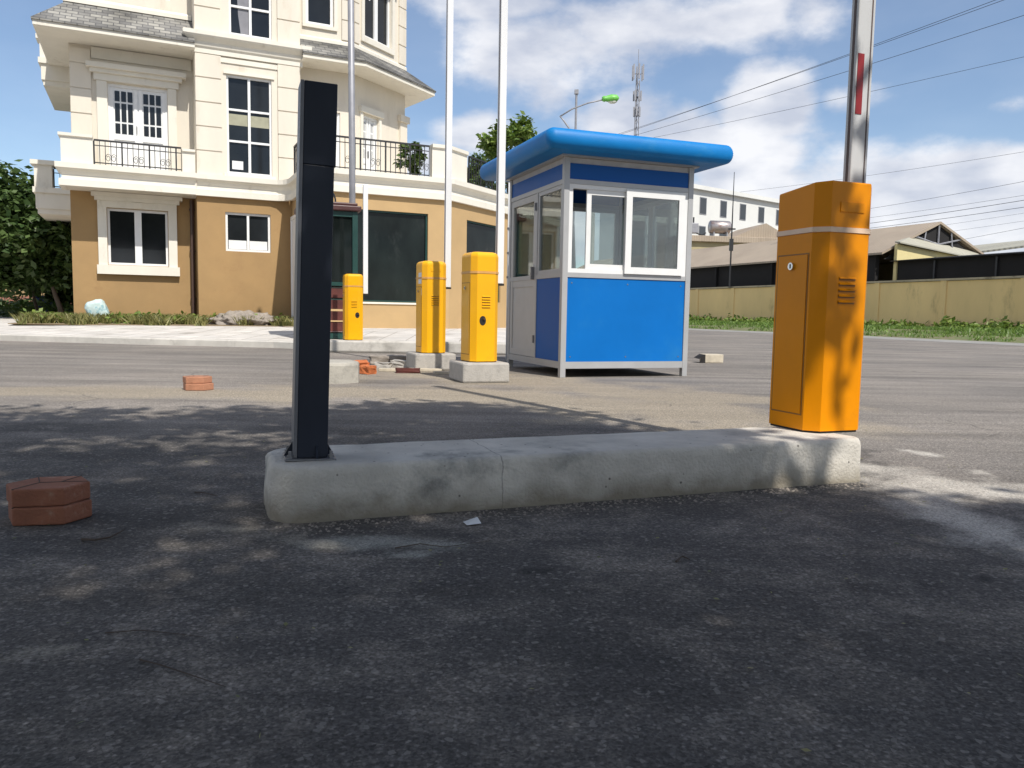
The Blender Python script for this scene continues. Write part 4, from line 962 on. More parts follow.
# concrete bases
def base(label, c, w, d, h, rz, bev=.02, jit=.006):
    o = MB(); o.box(-w / 2, w / 2, -d / 2, d / 2, 0, h, bev=bev, seg=2)
    ob = o.build('concrete_plinth', M['conc2'], None); ob.location = c; ob.rotation_euler = (0, 0, rz)
    return tag(ob, label, 'plinth', 'square concrete bases')
base('grey concrete base under the yellow cabinet next to the booth', (-.345, 8.10, 0), .49, .54, .20, LANE)
base('grey concrete base under the middle yellow cabinet', (-1.0, 9.65, 0), .50, .54, .20, LANE)
kb = MB(); kb.box(-.45, 2.8, -.2, .25, 0, .198, bev=.03)
o = kb.build('kerb_plinth', M['kerb']); o.location = (-2.72, 13.30, 0); o.rotation_euler = (0, 0, rad(3)); tag(o, 'long white kerb plinth under the smallest yellow cabinet', 'plinth')
ip = MB(); ip.prism([(-.2, -.28), (.12, -.28), (.26, -.2), (.30, 0), (.26, .2), (.12, .28), (-.2, .28)], 0, .20, bev=.03, only_top=True)
o = ip.build('concrete_block', M['conc']); o.location = (-1.80, 7.72, 0); o.rotation_euler = (0, 0, LANE); tag(o, 'pale concrete block half hidden behind the dark post', 'plinth')

# the long plinth in front
def long_plinth():
    bm = bmesh.new(); L_, W_, H_ = 2.47, .43, .187; n = 150; rows = []
    def outline(o):
        r = .13 - o * .3; pts = []
        for cx, cy, a0 in ((L_ - o - .05, o + .05, -90), (L_ - o - .05, W_ - o - .05, 0), (r + o, W_ - o - r, 90), (r + o, o + r, 180)):
            rr = .05 if cx > 1 else r
            for k_ in range(9): a = rad(a0 + k_ * 11.25); pts.append((cx + rr * math.cos(a), cy + rr * math.sin(a)))
        out = []
        for i in range(len(pts)):
            a, b = Vector(pts[i]), Vector(pts[(i + 1) % len(pts)]); m = max(1, int((b - a).length / .03))
            for j in range(m): out.append(a + (b - a) * j / m)
        return out
    base_o = outline(0)
    cen = Vector((L_ / 2, W_ / 2))
    levels = [(0, 0), (0.0, .05), (.002, .10), (.004, .150), (.007, .171), (.014, .182), (.026, .187)]
    rings = []
    for off, z in levels:
        ring = []
        for p in base_o:
            q = Vector((min(max(p.x, .14), L_ - .06), min(max(p.y, .14), W_ - .14))); d = (p - q); d = d.normalized() if d.length > 1e-6 else Vector((0, 0))
            nn = .006 * fbm(p.x, p.y + z * 2, 4, 4) + .0025 * fbm(p.x, p.y + z * 3, 22, 3, 5)
            if z > .14: nn -= .012 * max(0, fbm(p.x, p.y + 7, 7, 3, 11) - .25)
            if z < .03: nn += .008 * abs(fbm(p.x, p.y, 9, 3, 8))
            pp = p - d * (off - nn); ring.append(bm.verts.new((pp.x, pp.y, z + .002 * fbm(p.x, p.y, 6, 3, 2))))
        rings.append(ring)
    m = len(base_o)
    for a, b in zip(rings, rings[1:]):
        for i in range(m): bm.faces.new((a[i], a[(i + 1) % m], b[(i + 1) % m], b[i]))
    bm.faces.new(rings[-1])
    bmesh.ops.recalc_face_normals(bm, faces=bm.faces)
    me = bpy.data.meshes.new('long_plinth'); bm.to_mesh(me); bm.free(); me.materials.append(M['conc_long'])
    for p in me.polygons: p.use_smooth = len(p.vertices) < 5
    o = bpy.data.objects.new('long_plinth', me); COL.objects.link(o)
    o.location = (-.775, 2.505, 0); o.rotation_euler = (0, 0, rad(20.6))
    return tag(o, 'long low concrete plinth carrying the dark post and the amber cabinet', 'plinth')
def plinth_mat():
    m = mat('long_plinth_concrete', (0.57, 0.535, 0.475), 0.9, var=0.2, scale=4, bump=0.6, bscale=85, dirt=(0.25, 0.245, 0.225), dscale=3.0, dlo=0.50, dhi=0.74)
    t, N, L, b = nt(m)
    tc = N.new('ShaderNodeTexCoord'); src = b.inputs['Base Color'].links[0].from_socket
    vo = N.new('ShaderNodeTexVoronoi'); vo.inputs['Scale'].default_value = 16; L.new(tc.outputs['Object'], vo.inputs['Vector'])
    mr = N.new('ShaderNodeMapRange'); mr.inputs['From Min'].default_value = .05; mr.inputs['From Max'].default_value = .10; mr.inputs['To Min'].default_value = .25; mr.inputs['To Max'].default_value = 1
    L.new(vo.outputs['Distance'], mr.inputs['Value'])
    # a shrinkage crack and form joint across the block
    s0 = N.new('ShaderNodeSeparateXYZ'); L.new(tc.outputs['Object'], s0.inputs[0])
    nj = N.new('ShaderNodeTexNoise'); nj.inputs['Scale'].default_value = 14; nj.inputs['Detail'].default_value = 5; L.new(tc.outputs['Object'], nj.inputs['Vector'])
    j1 = N.new('ShaderNodeMath'); j1.operation = 'MULTIPLY_ADD'; L.new(nj.outputs['Fac'], j1.inputs[0]); j1.inputs[1].default_value = .03; L.new(s0.outputs['X'], j1.inputs[2])
    j2 = N.new('ShaderNodeMath'); j2.operation = 'SUBTRACT'; L.new(j1.outputs[0], j2.inputs[0]); j2.inputs[1].default_value = .815
    j3 = N.new('ShaderNodeMath'); j3.operation = 'ABSOLUTE'; L.new(j2.outputs[0], j3.inputs[0])
    j4 = N.new('ShaderNodeMapRange'); j4.inputs['From Max'].default_value = .0035; j4.inputs['To Min'].default_value = .45; j4.inputs['To Max'].default_value = 1.0; L.new(j3.outputs[0], j4.inputs['Value'])
    jm = N.new('ShaderNodeMix'); jm.data_type = 'RGBA'; jm.blend_type = 'MULTIPLY'; jm.inputs['Factor'].default_value = 1; L.new(src, jm.inputs['A']); L.new(j4.outputs['Result'], jm.inputs['B']); src = jm.outputs['Result']
    # splash of soil rising from the ground, uneven
    sx = N.new('ShaderNodeSeparateXYZ'); L.new(tc.outputs['Object'], sx.inputs[0])
    nz = N.new('ShaderNodeTexNoise'); nz.inputs['Scale'].default_value = 9; nz.inputs['Detail'].default_value = 6; L.new(tc.outputs['Object'], nz.inputs['Vector'])
    ad = N.new('ShaderNodeMath'); ad.operation = 'MULTIPLY_ADD'; L.new(nz.outputs['Fac'], ad.inputs[0]); ad.inputs[1].default_value = -.14; L.new(sx.outputs['Z'], ad.inputs[2])
    m2 = N.new('ShaderNodeMapRange'); m2.inputs['From Min'].default_value = -.06; m2.inputs['From Max'].default_value = .03; m2.inputs['To Min'].default_value = .8; m2.inputs['To Max'].default_value = 0
    L.new(ad.outputs[0], m2.inputs['Value'])
    mx = N.new('ShaderNodeMix'); mx.data_type = 'RGBA'; L.new(m2.outputs['Result'], mx.inputs['Factor']); L.new(src, mx.inputs['A']); mx.inputs['B'].default_value = (.19, .16, .11, 1)
    mu = N.new('ShaderNodeMix'); mu.data_type = 'RGBA'; mu.blend_type = 'MULTIPLY'; mu.inputs['Factor'].default_value = 1
    L.new(mx.outputs['Result'], mu.inputs['A']); L.new(mr.outputs['Result'], mu.inputs['B']); L.new(mu.outputs['Result'], b.inputs['Base Color'])
    return m
M['conc_long'] = plinth_mat()
long_plinth()

# dark rest post
PO = thing('rest_post', 'tall dark square steel post bolted to the left end of the long plinth', 'post', (-.702, 2.715, .187), LANE)
PO.rotation_euler = (0, rad(1.5), LANE)
hw, hd = .057, .054; ph = 1.26
w = MB(); w.box(-hw + .012, hw, -hd, hd, .008, ph - .27, bev=.003); w.build('shaft', M['post_black'], PO)
w = MB(); w.box(-hw, -hw + .0118, -hd - .002, hd, .008, ph, bev=.002); w.build('left_face', M['post_edge'], PO)  # whole left face of the post in a lighter grey
w = MB(); w.box(-hw + .0122, hw + .005, -hd - .0006, hd + .0006, ph - .2695, ph, bev=.003); w.build('sleeve', M['post_black'], PO)
w = MB(); w.box(-.085, .085, -.075, .075, 0, .008, bev=.002); w.build('base_plate', M['steel'], PO)
for x in (-.068, .068):
    for y in (-.058, .058):
        w = MB(); w.tube([(x, y, .008), (x, y, .032)], .006, 8); w.prism([(x + .011 * math.cos(a), y + .011 * math.sin(a)) for a in [k_ * math.pi / 3 for k_ in range(6)]], .008, .019); w.build('anchor_bolt', M['steel'], PO)
w = MB()
for sx_ in (-1, 1): w.prism([(0, 0), (.028, 0), (0, .05)], -.003, .003, X=T(sx_ * hw, 0, .008, 0 if sx_ > 0 else math.pi, rad(90)))
w.prism([(0, 0), (.022, 0), (0, .045)], -.003, .003, X=T(0.02, -hd, .008, rad(-90), rad(90)))
w.build('gusset', M['post_black'], PO)

# -------------------------------------------------------------- guard booth
GB = thing('guard_booth', 'small blue and grey guard booth with sliding windows and rounded blue roof', 'booth', (.525, 8.64, 0), rad(20))
BWd, BD = 1.61, 1.75; Z0, Z1, Z2, Z3 = .15, 1.12, 2.10, 2.38; PW = .065
w = MB()
for x in (0, BWd - PW):
    for y in (0, BD - PW): w.box(x, x + PW, y, y + PW, 0, Z3, bev=.004)
def rails(z0, z1):
    w.box(PW, BWd - PW, .004, PW - .004, z0, z1); w.box(PW, BWd - PW, BD - PW + .004, BD - .004, z0, z1)
    w.box(.004, PW - .004, PW, BD - PW, z0, z1); w.box(BWd - PW + .004, BWd - .004, PW, BD - PW, z0, z1)
rails(Z0 - .05, Z0 + .025); rails(Z1 - .02, Z1 + .03); rails(Z2 + .0, Z2 + .05)
w.build('frame', M['alu'], GB)
w = MB(); w.box(.02, BWd - .02, .02, BD - .02, Z0 - .03, Z0 + .02); w.build('floor_tray', M['booth_floor'], GB)
w = MB(); w.box(.02, BWd - .02, .02, BD - .02, Z3 - .06, Z3 - .002); w.build('ceiling_board', M['booth_in'], GB)
DW = .86                                                        # door width on the left face, at the back
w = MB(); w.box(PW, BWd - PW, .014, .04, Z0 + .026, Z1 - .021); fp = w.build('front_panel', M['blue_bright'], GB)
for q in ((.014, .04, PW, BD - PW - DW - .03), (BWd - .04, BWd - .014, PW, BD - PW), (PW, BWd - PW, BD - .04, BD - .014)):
    w = MB(); w.box(*q, Z0 + .026, Z1 - .021); w.build('side_panel', M['blue_shaded'], GB)
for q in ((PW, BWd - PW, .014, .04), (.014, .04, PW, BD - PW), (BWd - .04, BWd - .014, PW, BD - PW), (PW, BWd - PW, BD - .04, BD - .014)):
    w = MB(); w.box(*q, Z2 + .051, Z3 - .062); w.build('upper_panel', M['blue_shaded'], GB)
def sash(name, X, x0, x1, z0, z1, y0, y1, fw=.06, m=M['white'], pane=True, par=GB):
    f = MB(); f.box(x0, x0 + fw, y0, y1, z0, z1, X=X); f.box(x1 - fw, x1, y0, y1, z0, z1, X=X); f.box(x0 + fw, x1 - fw, y0, y1, z0, z0 + fw, X=X); f.box(x0 + fw, x1 - fw, y0, y1, z1 - fw, z1, X=X)
    o = f.build(name, m, par)
    if pane:
        g = MB(); g.box(x0 + fw - .006, x1 - fw + .006, (y0 + y1) / 2 - .003, (y0 + y1) / 2 + .003, z0 + fw - .006, z1 - fw + .006, X=X); g.build('pane', M['glass'], o)
    return o
I4 = Matrix.Identity(4)
zs0, zs1 = Z1 + .031, Z2 - .001
for x, z in ((.12, Z0 + .08), (BWd - .12, Z0 + .08), (.12, Z1 - .08), (BWd - .12, Z1 - .08), (BWd / 2, Z0 + .08), (BWd / 2, Z1 - .08)):
    w = MB(); w.tube([(x, .0145, z), (x, .0105, z)], .008, 8); w.build('rivet', M['steel'], fp)
sash('window_frame', I4, PW, BWd - PW, zs0, zs1, .010, .060, .045, pane=False)
sash('sliding_sash', I4, .28, .80, zs0 + .046, zs1 - .046, .018, .040, .055)
sash('sliding_sash', I4, .745, BWd - PW - .055, zs0 + .006, zs1 - .02, -.022, .009, .075)
XL = T(0, BD, 0, rad(-90))                                      # left face: local x from the back corner to the front corner
sash('window_frame', XL, PW + DW + .055, BD - PW, zs0, zs1, .012, .05, .045, M['alu'])
w = MB(); w.box(PW + DW + .005, PW + DW + .05, .006, .058, Z0 + .026, Z2, X=XL); w.build('door_post', M['alu'], GB)
dr = sash('door', XL, PW + .01, PW + DW, Z0 + .03, Z2 - .005, .008, .05, .075, M['alu_door'], pane=False)
w = MB(); w.box(PW + .085, PW + DW - .075, .012, .046, Z1 - .1, Z1 - .02, X=XL); w.box(PW + .085, PW + DW - .075, .02, .04, Z0 + .105, Z1 - .1, X=XL); w.build('lower_panel', M['alu_door'], dr)
w = MB(); w.box(PW + .08, PW + DW - .07, .027, .033, Z1 - .02, Z2 - .08, X=XL); w.build('pane', M['glass'], dr)
w = MB(); w.box(PW + DW - .055, PW + DW - .025, -.035, .007, Z1 - .02, Z1 + .13, bev=.006, X=XL); w.build('handle', M['steel'], dr)
for z in (.35, 1.9):
    w = MB(); w.tube([XL @ Vector((PW + DW + .002, -.004, z)), XL @ Vector((PW + DW + .002, -.004, z + .09))], .012, 8); w.build('hinge', M['steel'], dr)
XRt = T(BWd, 0, 0, rad(90)); XBk = T(BWd, BD, 0, math.pi)
sash('window_frame', XRt, PW, BD / 2, zs0, zs1, .012, .05, .05); sash('window_frame', XRt, BD / 2 + .002, BD - PW, zs0, zs1, .012, .05, .05)
sash('window_frame', XBk, PW, BWd / 2, zs0, zs1, .012, .05, .05); sash('window_frame', XBk, BWd / 2 + .002, BWd - PW, zs0, zs1, .012, .05, .05)
w = MB(); w.box(.08, .55, BD - .5, BD - .08, Z1 - .15, Z1 - .12); w.build('shelf', M['booth_in'], GB)
# rounded roof: bullnose edge on all sides
ov = .33; rp = [(-ov, -ov), (BWd + ov, -ov), (BWd + ov, BD + ov), (-ov, BD + ov)]
bm = bmesh.new()
rr = .105; segs = 26; rings = []
zc = Z3 + .02 + rr
for k_ in range(segs + 1):
    a = -math.pi / 2 + math.pi * k_ / segs; o_ = rr * (abs(math.cos(a)) ** .8) - rr - (.0032 if k_ % 2 else 0); z = zc + rr * math.sin(a)
    ring = []
    for i, (cx, cy, a0) in enumerate(((BWd + ov - .1, -ov + .1, -90), (BWd + ov - .1, BD + ov - .1, 0), (-ov + .1, BD + ov - .1, 90), (-ov + .1, -ov + .1, 180))):
        for j in range(6):
            b_ = rad(a0 + j * 18); ring.append(bm.verts.new((cx + (.1 + o_) * math.cos(b_), cy + (.1 + o_) * math.sin(b_), z)))
    rings.append(ring)
n = len(rings[0])
for a, b_ in zip(rings, rings[1:]):
    for i in range(n): bm.faces.new((a[i], a[(i + 1) % n], b_[(i + 1) % n], b_[i]))
bm.faces.new(rings[0][::-1]); bm.faces.new(rings[-1])
bmesh.ops.recalc_face_normals(bm, faces=bm.faces)
me = bpy.data.meshes.new('roof'); bm.to_mesh(me); bm.free(); me.materials.append(M['blue_roof'])
for p_ in me.polygons: p_.use_smooth = len(p_.vertices) < 5
o = bpy.data.objects.new('roof', me); COL.objects.link(o); o.parent = GB
w = MB(); w.box(-.04, BWd + .04, -.04, BD + .04, Z3 + .001, Z3 + .03); w.build('roof_support', M['alu'], GB)

PP = thing('white_pipe', 'thin white upright pipe with clips left of the booth door', 'pipe', (-.07, 11.6, 0))
w = MB(); w.tube([(0, 0, 0.0), (0, 0, 2.75)], .032, 10); w.build('tube', M['white'], PP, smooth=True)
w = MB()
for z in (1.2, 1.55, 1.9): w.tube([(0, 0, z), (0, 0, z + .03)], .04, 10)
w.build('clip', M['steel'], PP)

# ------------------------------------------------------ things on the ground
hexa = [(.115 * math.cos(a), .115 * math.sin(a)) for a in [rad(60 * i) for i in range(6)]]
def paver(label, loc, rz, m, scale=1.0, grp='loose clay pavers', tiltx=0.0):
    w = MB(); w.prism([(x * scale, y * scale * .86) for x, y in hexa], 0, .058, bev=.006, seg=2)
    o = w.build('clay_paver', m); o.location = loc; o.rotation_euler = (tiltx, 0, rz)
    return tag(o, label, 'paver', grp)
q = G(54, 518)
# two courses of joined hexagon pavers at the left
def course(label, loc, rz, m, sc=1.0):
    w = MB(); hx, hy = .128 * sc, .105 * sc
    w.prism([(-hx, 0), (-hx * .55, -hy), (hx * .62, -hy * .92), (hx, hy * .05), (hx * .55, hy), (-hx * .5, hy * .96)], 0, .058 * sc, bev=.006, seg=2)
    o = w.build('clay_paver', m); o.location = loc; o.rotation_euler = (0, 0, rz)
    g = MB()
    for pts in (((-hx * .55, -hy * .98), (-hx * .2, -.0), (-hx * .5, hy * .94)), ((-hx * .2, 0), (hx * .3, 0.004), (hx * .95, hy * .05)), ((hx * .3, .004), (hx * .55, hy * .96))):
        g.tube([(x, y, .058 * sc) for x, y in pts], .0022, 4)
    g.build('joint_groove', M['twig'], o)
    return tag(o, label, 'paver', 'loose clay pavers')
course('red clay paver lying under another in the near left pair', (-1.515, 2.555, .001), .15, M['paver'])
course('red clay paver on top of the near left pair', (-1.522, 2.560, .060), .20, M['paver'], .99)
course('orange clay paver lying under another on the sunny road', (-2.68, 6.72, .001), .05, M['paver_pale'], 1.0)
course('orange clay paver on top of the pair on the sunny road', (-2.69, 6.725, .060), .12, M['paver_pale'], .95)

def chunk(name, label, cat, loc, size, m, rz, tx=0, seed=1, grp=None):
    bm = bmesh.new(); bmesh.ops.create_cube(bm, size=1); bmesh.ops.subdivide_edges(bm, edges=bm.edges, cuts=3, use_grid_fill=True)
    for v in bm.verts:
        v.co += Vector((noise.noise(v.co * 2.3 + Vector((seed, 0, 0))), noise.noise(v.co * 2.3 + Vector((0, seed, 0))), noise.noise(v.co * 2.3 + Vector((0, 0, seed))))) * .14
        v.co = Vector((v.co.x * size[0], v.co.y * size[1], v.co.z * size[2]))
    me = bpy.data.meshes.new(name); bm.to_mesh(me); bm.free(); me.materials.append(m)
    o = bpy.data.objects.new(name, me); COL.objects.link(o); o.location = loc; o.rotation_euler = (tx, 0, rz)
    return tag(o, label, cat, grp)
def gp(px, py, z): p = G(px, py); return (p.x, p.y, z)
BG = 'broken bricks by the yellow cabinets'
chunk('broken_brick', 'broken orange brick beside the pale concrete block', 'brick', gp(357, 373, .07), (.24, .16, .12), M['brick'], .5, .15, 2, BG)
chunk('broken_brick', 'smaller orange brick piece lying right against a bigger one', 'brick', gp(368, 374, .05), (.14, .12, .09), M['brick'], 1.1, .1, 5, BG)
chunk('broken_brick', 'tilted orange brick leaning between the two concrete bases', 'brick', gp(438, 369, .08), (.26, .14, .09), M['brick'], .35, -.45, 8, BG)
chunk('broken_brick', 'flat dark red brick shard among the scrap boards', 'brick', gp(408, 373, .03), (.26, .1, .05), M['red_old'], .1, 0, 11, BG)
SG = 'scrap boards by the yellow cabinets'
for (px, py, l, rz, lab) in ((392, 371, .30, .1, 'short pale scrap board left of the dark red brick shard'), (425, 371, .42, -.12, 'long pale scrap board behind the dark red brick shard'),
                             (447, 374, .30, .25, 'pale scrap board touching the base nearest the booth'), (437, 365, .2, -.6, 'small pale scrap board propped on the tilted orange brick')):
    w = MB(); w.box(-l / 2, l / 2, -.06, .06, 0, .03, bev=.004); o = w.build('scrap_board', M['board']); o.location = gp(px, py, .0 if py != 365 else .10); o.rotation_euler = (0, 0 if py != 365 else .15, rz); tag(o, lab, 'board', SG)
for px, py, s_, sd, lab in ((383, 368, .13, 3, 'small grey stone between the orange bricks and the pale boards'), (402, 367, .16, 6, 'grey stone directly behind the dark red brick shard'), (416, 366, .10, 9, 'smallest grey stone behind the long pale board'), (458, 378, .07, 12, 'tiny grey stone at the foot of the concrete base nearest the booth')):
    chunk('stone', lab, 'stone', gp(px, py, s_ * .25), (s_ * 1.5, s_, s_ * .55), M['conc2'], sd, 0, sd, 'stones by the yellow cabinets')
chunk('rubble_lump', 'grey lump of rubble behind the pale scrap boards', 'rubble', gp(390, 364, .05), (.5, .3, .12), M['rubble'], .2, 0, 21)
wb_ = thing('cardboard_box', 'small crushed whitish box lying on the road right of the booth', 'box', (2.98, 12.0, 0), rad(8))
w = MB(); w.box(-.10, .19, -.12, .12, .0, .13, bev=.012); w.build('carton', M['board'], wb_)
w = MB(); w.quad((-.10, -.12, .125), (-.10, .12, .125), (-.20, .10, .07), (-.20, -.13, .06)); w.quad((-.10, -.125, .0), (-.10, -.125, .12), (-.18, -.15, .10), (-.19, -.15, .0)); w.build('flap', M['black'], wb_)
p = G(472, 524)
w = MB(); w.quad((-.028, -.02, .004), (.022, -.026, .006), (.030, .022, .016), (-.02, .028, .003)); o = w.build('paper_scrap', M['paper']); o.location = (p.x, p.y, 0); o.rotation_euler = (0, 0, .5); tag(o, 'small white paper scrap on the asphalt before the long plinth', 'paper')
def twig(label, pts, r=.004):
    w = MB(); w.tube([(q.x, q.y, r + .001 + .004 * (i % 2)) for i, q in enumerate([G(*c) for c in pts])], r, 6, r1=r * .4); o = w.build('twig', M['twig']); return tag(o, label, 'twig', 'dry twigs on the asphalt')
twig('curved twig on the asphalt below the near clay pavers', [(82, 541), (95, 543), (110, 539), (124, 533)], .0045)
twig('long thin twig in the shade near the bottom, with a bend', [(140, 661), (160, 668), (190, 676), (225, 690)], .0018)
twig('straight thin twig lying above the long bent one', [(105, 634), (140, 633), (170, 634), (205, 640)], .0014)
twig('small arched twig before the middle of the long plinth', [(676, 563), (682, 559), (690, 561)], .0035)
twig('thin twig crossing the greenish stain before the plinth', [(395, 549), (420, 546), (445, 548), (490, 543)], .002)
twig('thin twig on the asphalt left of the plinth', [(195, 493), (205, 495), (218, 497)], .003)
# fallen leaves
fl = []
for _ in range(420):
    x = random.uniform(-3.2, 3.2); y = random.uniform(1.1, 6.5)
    fl.append((x, y, .006))
V_, F_ = leaf_cloud(fl, .016, .05); V_ = np.asarray(V_); V_[:, 2] = np.maximum(.004, .006 + (V_[:, 2] - .006) * .3)
tag(arrays_obj('leaf_litter', V_, F_, M['grass_dry']), 'tiny dry leaves scattered over the shaded asphalt', 'leaves', kind='stuff')
gv_ = []
for _ in range(500):
    x = random.uniform(.02, 2.45); a = rad(20.6); px_ = -.80 + x * math.cos(a) + math.sin(a) * random.uniform(.0, .10) ; py_ = 2.50 + x * math.sin(a) - math.cos(a) * abs(random.gauss(0, .07)) - .01
    gv_.append((px_, py_))
V = []; Fc = []
for x, y in gv_:
    s = random.uniform(.002, .006); n = len(V); V += [(x - s, y - s * .7, 0), (x + s, y - s, 0), (x + s * .8, y + s, 0), (x - s, y + s, 0), (x + s * .1, y, s * 1.1)]
    Fc += [(n, n + 1, n + 4), (n + 1, n + 2, n + 4), (n + 2, n + 3, n + 4), (n + 3, n, n + 4)]
tag(arrays_obj('grit', V, Fc, M['rubble']), 'loose grit along the foot of the long plinth', 'grit', kind='stuff')

# ---------------------------------------------------------- far right: walls
YW = thing('yard_wall', 'long stained tan boundary wall beyond the road', 'wall', (WALL_A.x, WALL_A.y, .28), math.atan2(wd.y, wd.x))
WL = wd.length
w = MB(); w.box(-14, WL + 6, -.11, .11, -.3, 2.38); w.build('wall_face', M['yard_wall'], YW)
x = -12.0
while x < WL + 6:
    w = MB(); w.box(x, x + .34, -.16, .16, -.3, 2.40); w.build('pilaster', M['yard_wall'], YW); x += 4.1
w = MB(); w.box(-14, WL + 6, -.19, .19, 2.401, 2.5); w.build('coping', M['yard_cap'], YW)
# depth helper along a line behind the wall
def prism_pts(mb, lo, hi):
    n = len(lo); a = [mb.bm.verts.new(p) for p in lo]; b = [mb.bm.verts.new(p) for p in hi]
    mb.bm.faces.new(a[::-1]); mb.bm.faces.new(b)
    for i in range(n): mb.bm.faces.new((a[i], a[(i + 1) % n], b[(i + 1) % n], b[i]))
SD = wd.normalized()
def along(t, off, z): # t metres from WALL_A along the wall, off metres behind it
    p = WALL_A + SD * t - wn * off; return (p.x, p.y, z)
# long gabled shed with a brown roof behind the wall
S1 = thing('gabled_shed', 'long open shed with weathered brown gabled roof behind the tan wall', 'shed', along(18, 1.5, .28), math.atan2(wd.y, wd.x))
EV, RG, RO = 4.33, 6.15, -4.1
w = MB(); w.box(.6, 42, -.3, .0, 0, EV - .1); w.build('dark_front', M['shed_dark'], S1)  # plain near-black sheet along the open side
w = MB(); prism_pts(w, [(-.15, .35, EV - .15), (-.15, RO, RG), (-.15, RO, RG - .14), (-.15, .35, EV - .27)], [(42, .35, EV - .15), (42, RO, RG), (42, RO, RG - .14), (42, .35, EV - .27)]); w.build('roof', M['roof_brown'], S1)
w = MB(); prism_pts(w, [(-.15, RO - .002, RG), (-.15, RO * 2 - .35, EV - .15), (-.15, RO * 2 - .35, EV - .27), (-.15, RO - .002, RG - .14)], [(42, RO - .002, RG), (42, RO * 2 - .35, EV - .15), (42, RO * 2 - .35, EV - .27), (42, RO - .002, RG - .14)]); w.build('roof', M['roof_brown'], S1)
w = MB(); w.box(.6, 42, RO * 2, RO * 2 + .3, 0, EV - .1); w.build('back_wall', M['far_beige'], S1)
w = MB(); prism_pts(w, [(.05, -.1, EV - .5), (.05, RO * 2 + .1, EV - .5), (.05, RO, RG - .17)], [(.15, -.1, EV - .5), (.15, RO * 2 + .1, EV - .5), (.15, RO, RG - .17)]); w.build('gable_shade', M['shed_dark'], S1)  # dark triangle painted for the shade inside the open gable
w = MB(); prism_pts(w, [(-.5, -.4, 0), (-.5, RO * 1.5, 0), (-.5, RO * 1.5, EV - .22), (-.5, -.4, EV + .33)], [(-.3, -.4, 0), (-.3, RO * 1.5, 0), (-.3, RO * 1.5, EV - .22), (-.3, -.4, EV + .33)]); w.build('gable_wall', M['shed_wall'], S1)
w = MB(); q = [(-.75, -.3, EV + .42), (-.75, RO * 2 - .2, EV - .42), (.04, RO * 1.75, EV + .24), (.04, RO * .5, EV + .86), (-.3, -.4, EV + .48)]; prism_pts(w, q, [(a, b_, c_ - .07) for a, b_, c_ in q]); w.build('lean_to_roof', M['roof_grey'], S1)
w = MB()
for a, b_ in (((-.05, RO, RG - .2), (-.05, RO, EV)), ((-.05, RO, EV + .5), (-.05, RO * .55, RG - .95)), ((-.05, RO, EV + .5), (-.05, RO * 1.45, RG - .95)), ((-.05, RO * .7, EV), (-.05, RO * .75, RG - .55)), ((-.05, RO * 1.3, EV), (-.05, RO * 1.25, RG - .55))): w.tube([a, b_], .05, 5)
w.build('roof_truss', M['grey_metal'], S1)
for x in (3, 9, 15, 21, 27, 33):
    w = MB(); w.box(x, x + .18, .02, .2, 0, EV - .3); w.build('post', M['shed_dark'], S1)
# dark low shed behind the near part of the wall
S3 = thing('dark_shed', 'low dark open shed with grey roof edge at the right behind the wall', 'shed', along(-10, 2.0, .28), math.atan2(wd.y, wd.x))
w = MB(); w.box(0, 27.6, -.3, 0, 0, 3.75); w.build('dark_front', M['shed_dark'], S3)  # near-black sheet across the front of the low shed
w = MB(); prism_pts(w, [(-.2, .3, 3.72), (-.2, -3.0, 4.05), (-.2, -3.0, 3.98), (-.2, .3, 3.66)], [(27.8, .3, 3.72), (27.8, -3.0, 4.05), (27.8, -3.0, 3.98), (27.8, .3, 3.66)]); w.build('roof', M['shed_dark'], S3)
for x in (6, 10.5, 13.0, 17, 21.5, 25):
    w = MB(); w.box(x, x + .1, .01, .12, 0, 3.6); w.build('post', M['iron'], S3)
S4 = thing('low_warehouse', 'grey green roofed warehouse at the right edge beyond the dark shed', 'warehouse', (0, 0, 0))
a, b_ = D(958, 254, 62), D(1100, 236, 56); c_, d_ = D(968, 246, 74), D(1120, 230, 70)
w = MB(); pts = [a, b_, d_, c_]; prism_pts(w, pts, [p - Vector((0, 0, .15)) for p in pts]); w.build('roof', M['roof_grey'], S4)
w = MB(); prism_pts(w, [(p.x, p.y + .3, .3) for p in pts], [(p.x, p.y + .3, min(p.z, a.z) - .5) for p in pts]); w.build('wall', M['far_beige'], S4)
# white office block and the beige workshop before it
OB = thing('office_block', 'long white three storey block far behind the brown shed', 'building', (0, 0, 0))
f0, f1 = D(672, 181, 96), D(830, 204, 118); e = (f1 - f0); e.z = 0; el_ = e.length; ang = math.atan2(e.y, e.x)
OB.location = (f0.x, f0.y, .3); OB.rotation_euler = (0, 0, ang)
hgt = f0.z - .3
w = MB(); w.box(0, el_ + 6, 0, 12, 0, hgt - .5); w.build('wall', M['far_white'], OB)
w = MB(); w.box(-.3, el_ + 6.3, -.5, 12.3, hgt - .5, hgt); w.build('parapet', M['far_white'], OB)
nwin = 0
for z in (hgt - 3.4, hgt - 6.9, hgt - 10.4):
    x = 1.2
    while x < el_ + 5:
        w = MB(); w.box(x, x + 1.35, -.05, .02, z, z + 2.1); f = w.build('window', M['grey_metal'], OB); g = MB(); g.box(x + .1, x + 1.25, -.07, -.051, z + .1, z + 2.0); g.build('pane', M['far_window'], f); x += 4.1
WS = thing('beige_workshop', 'low beige workshop with balcony rail below the white block', 'building', (0, 0, 0))
f0, f1 = D(680, 232, 80), D(800, 226, 82); e = f1 - f0; e.z = 0; ang = math.atan2(e.y, e.x); WS.location = (f0.x, f0.y, .3); WS.rotation_euler = (0, 0, ang); L_ = e.length; hz = f0.z - .3
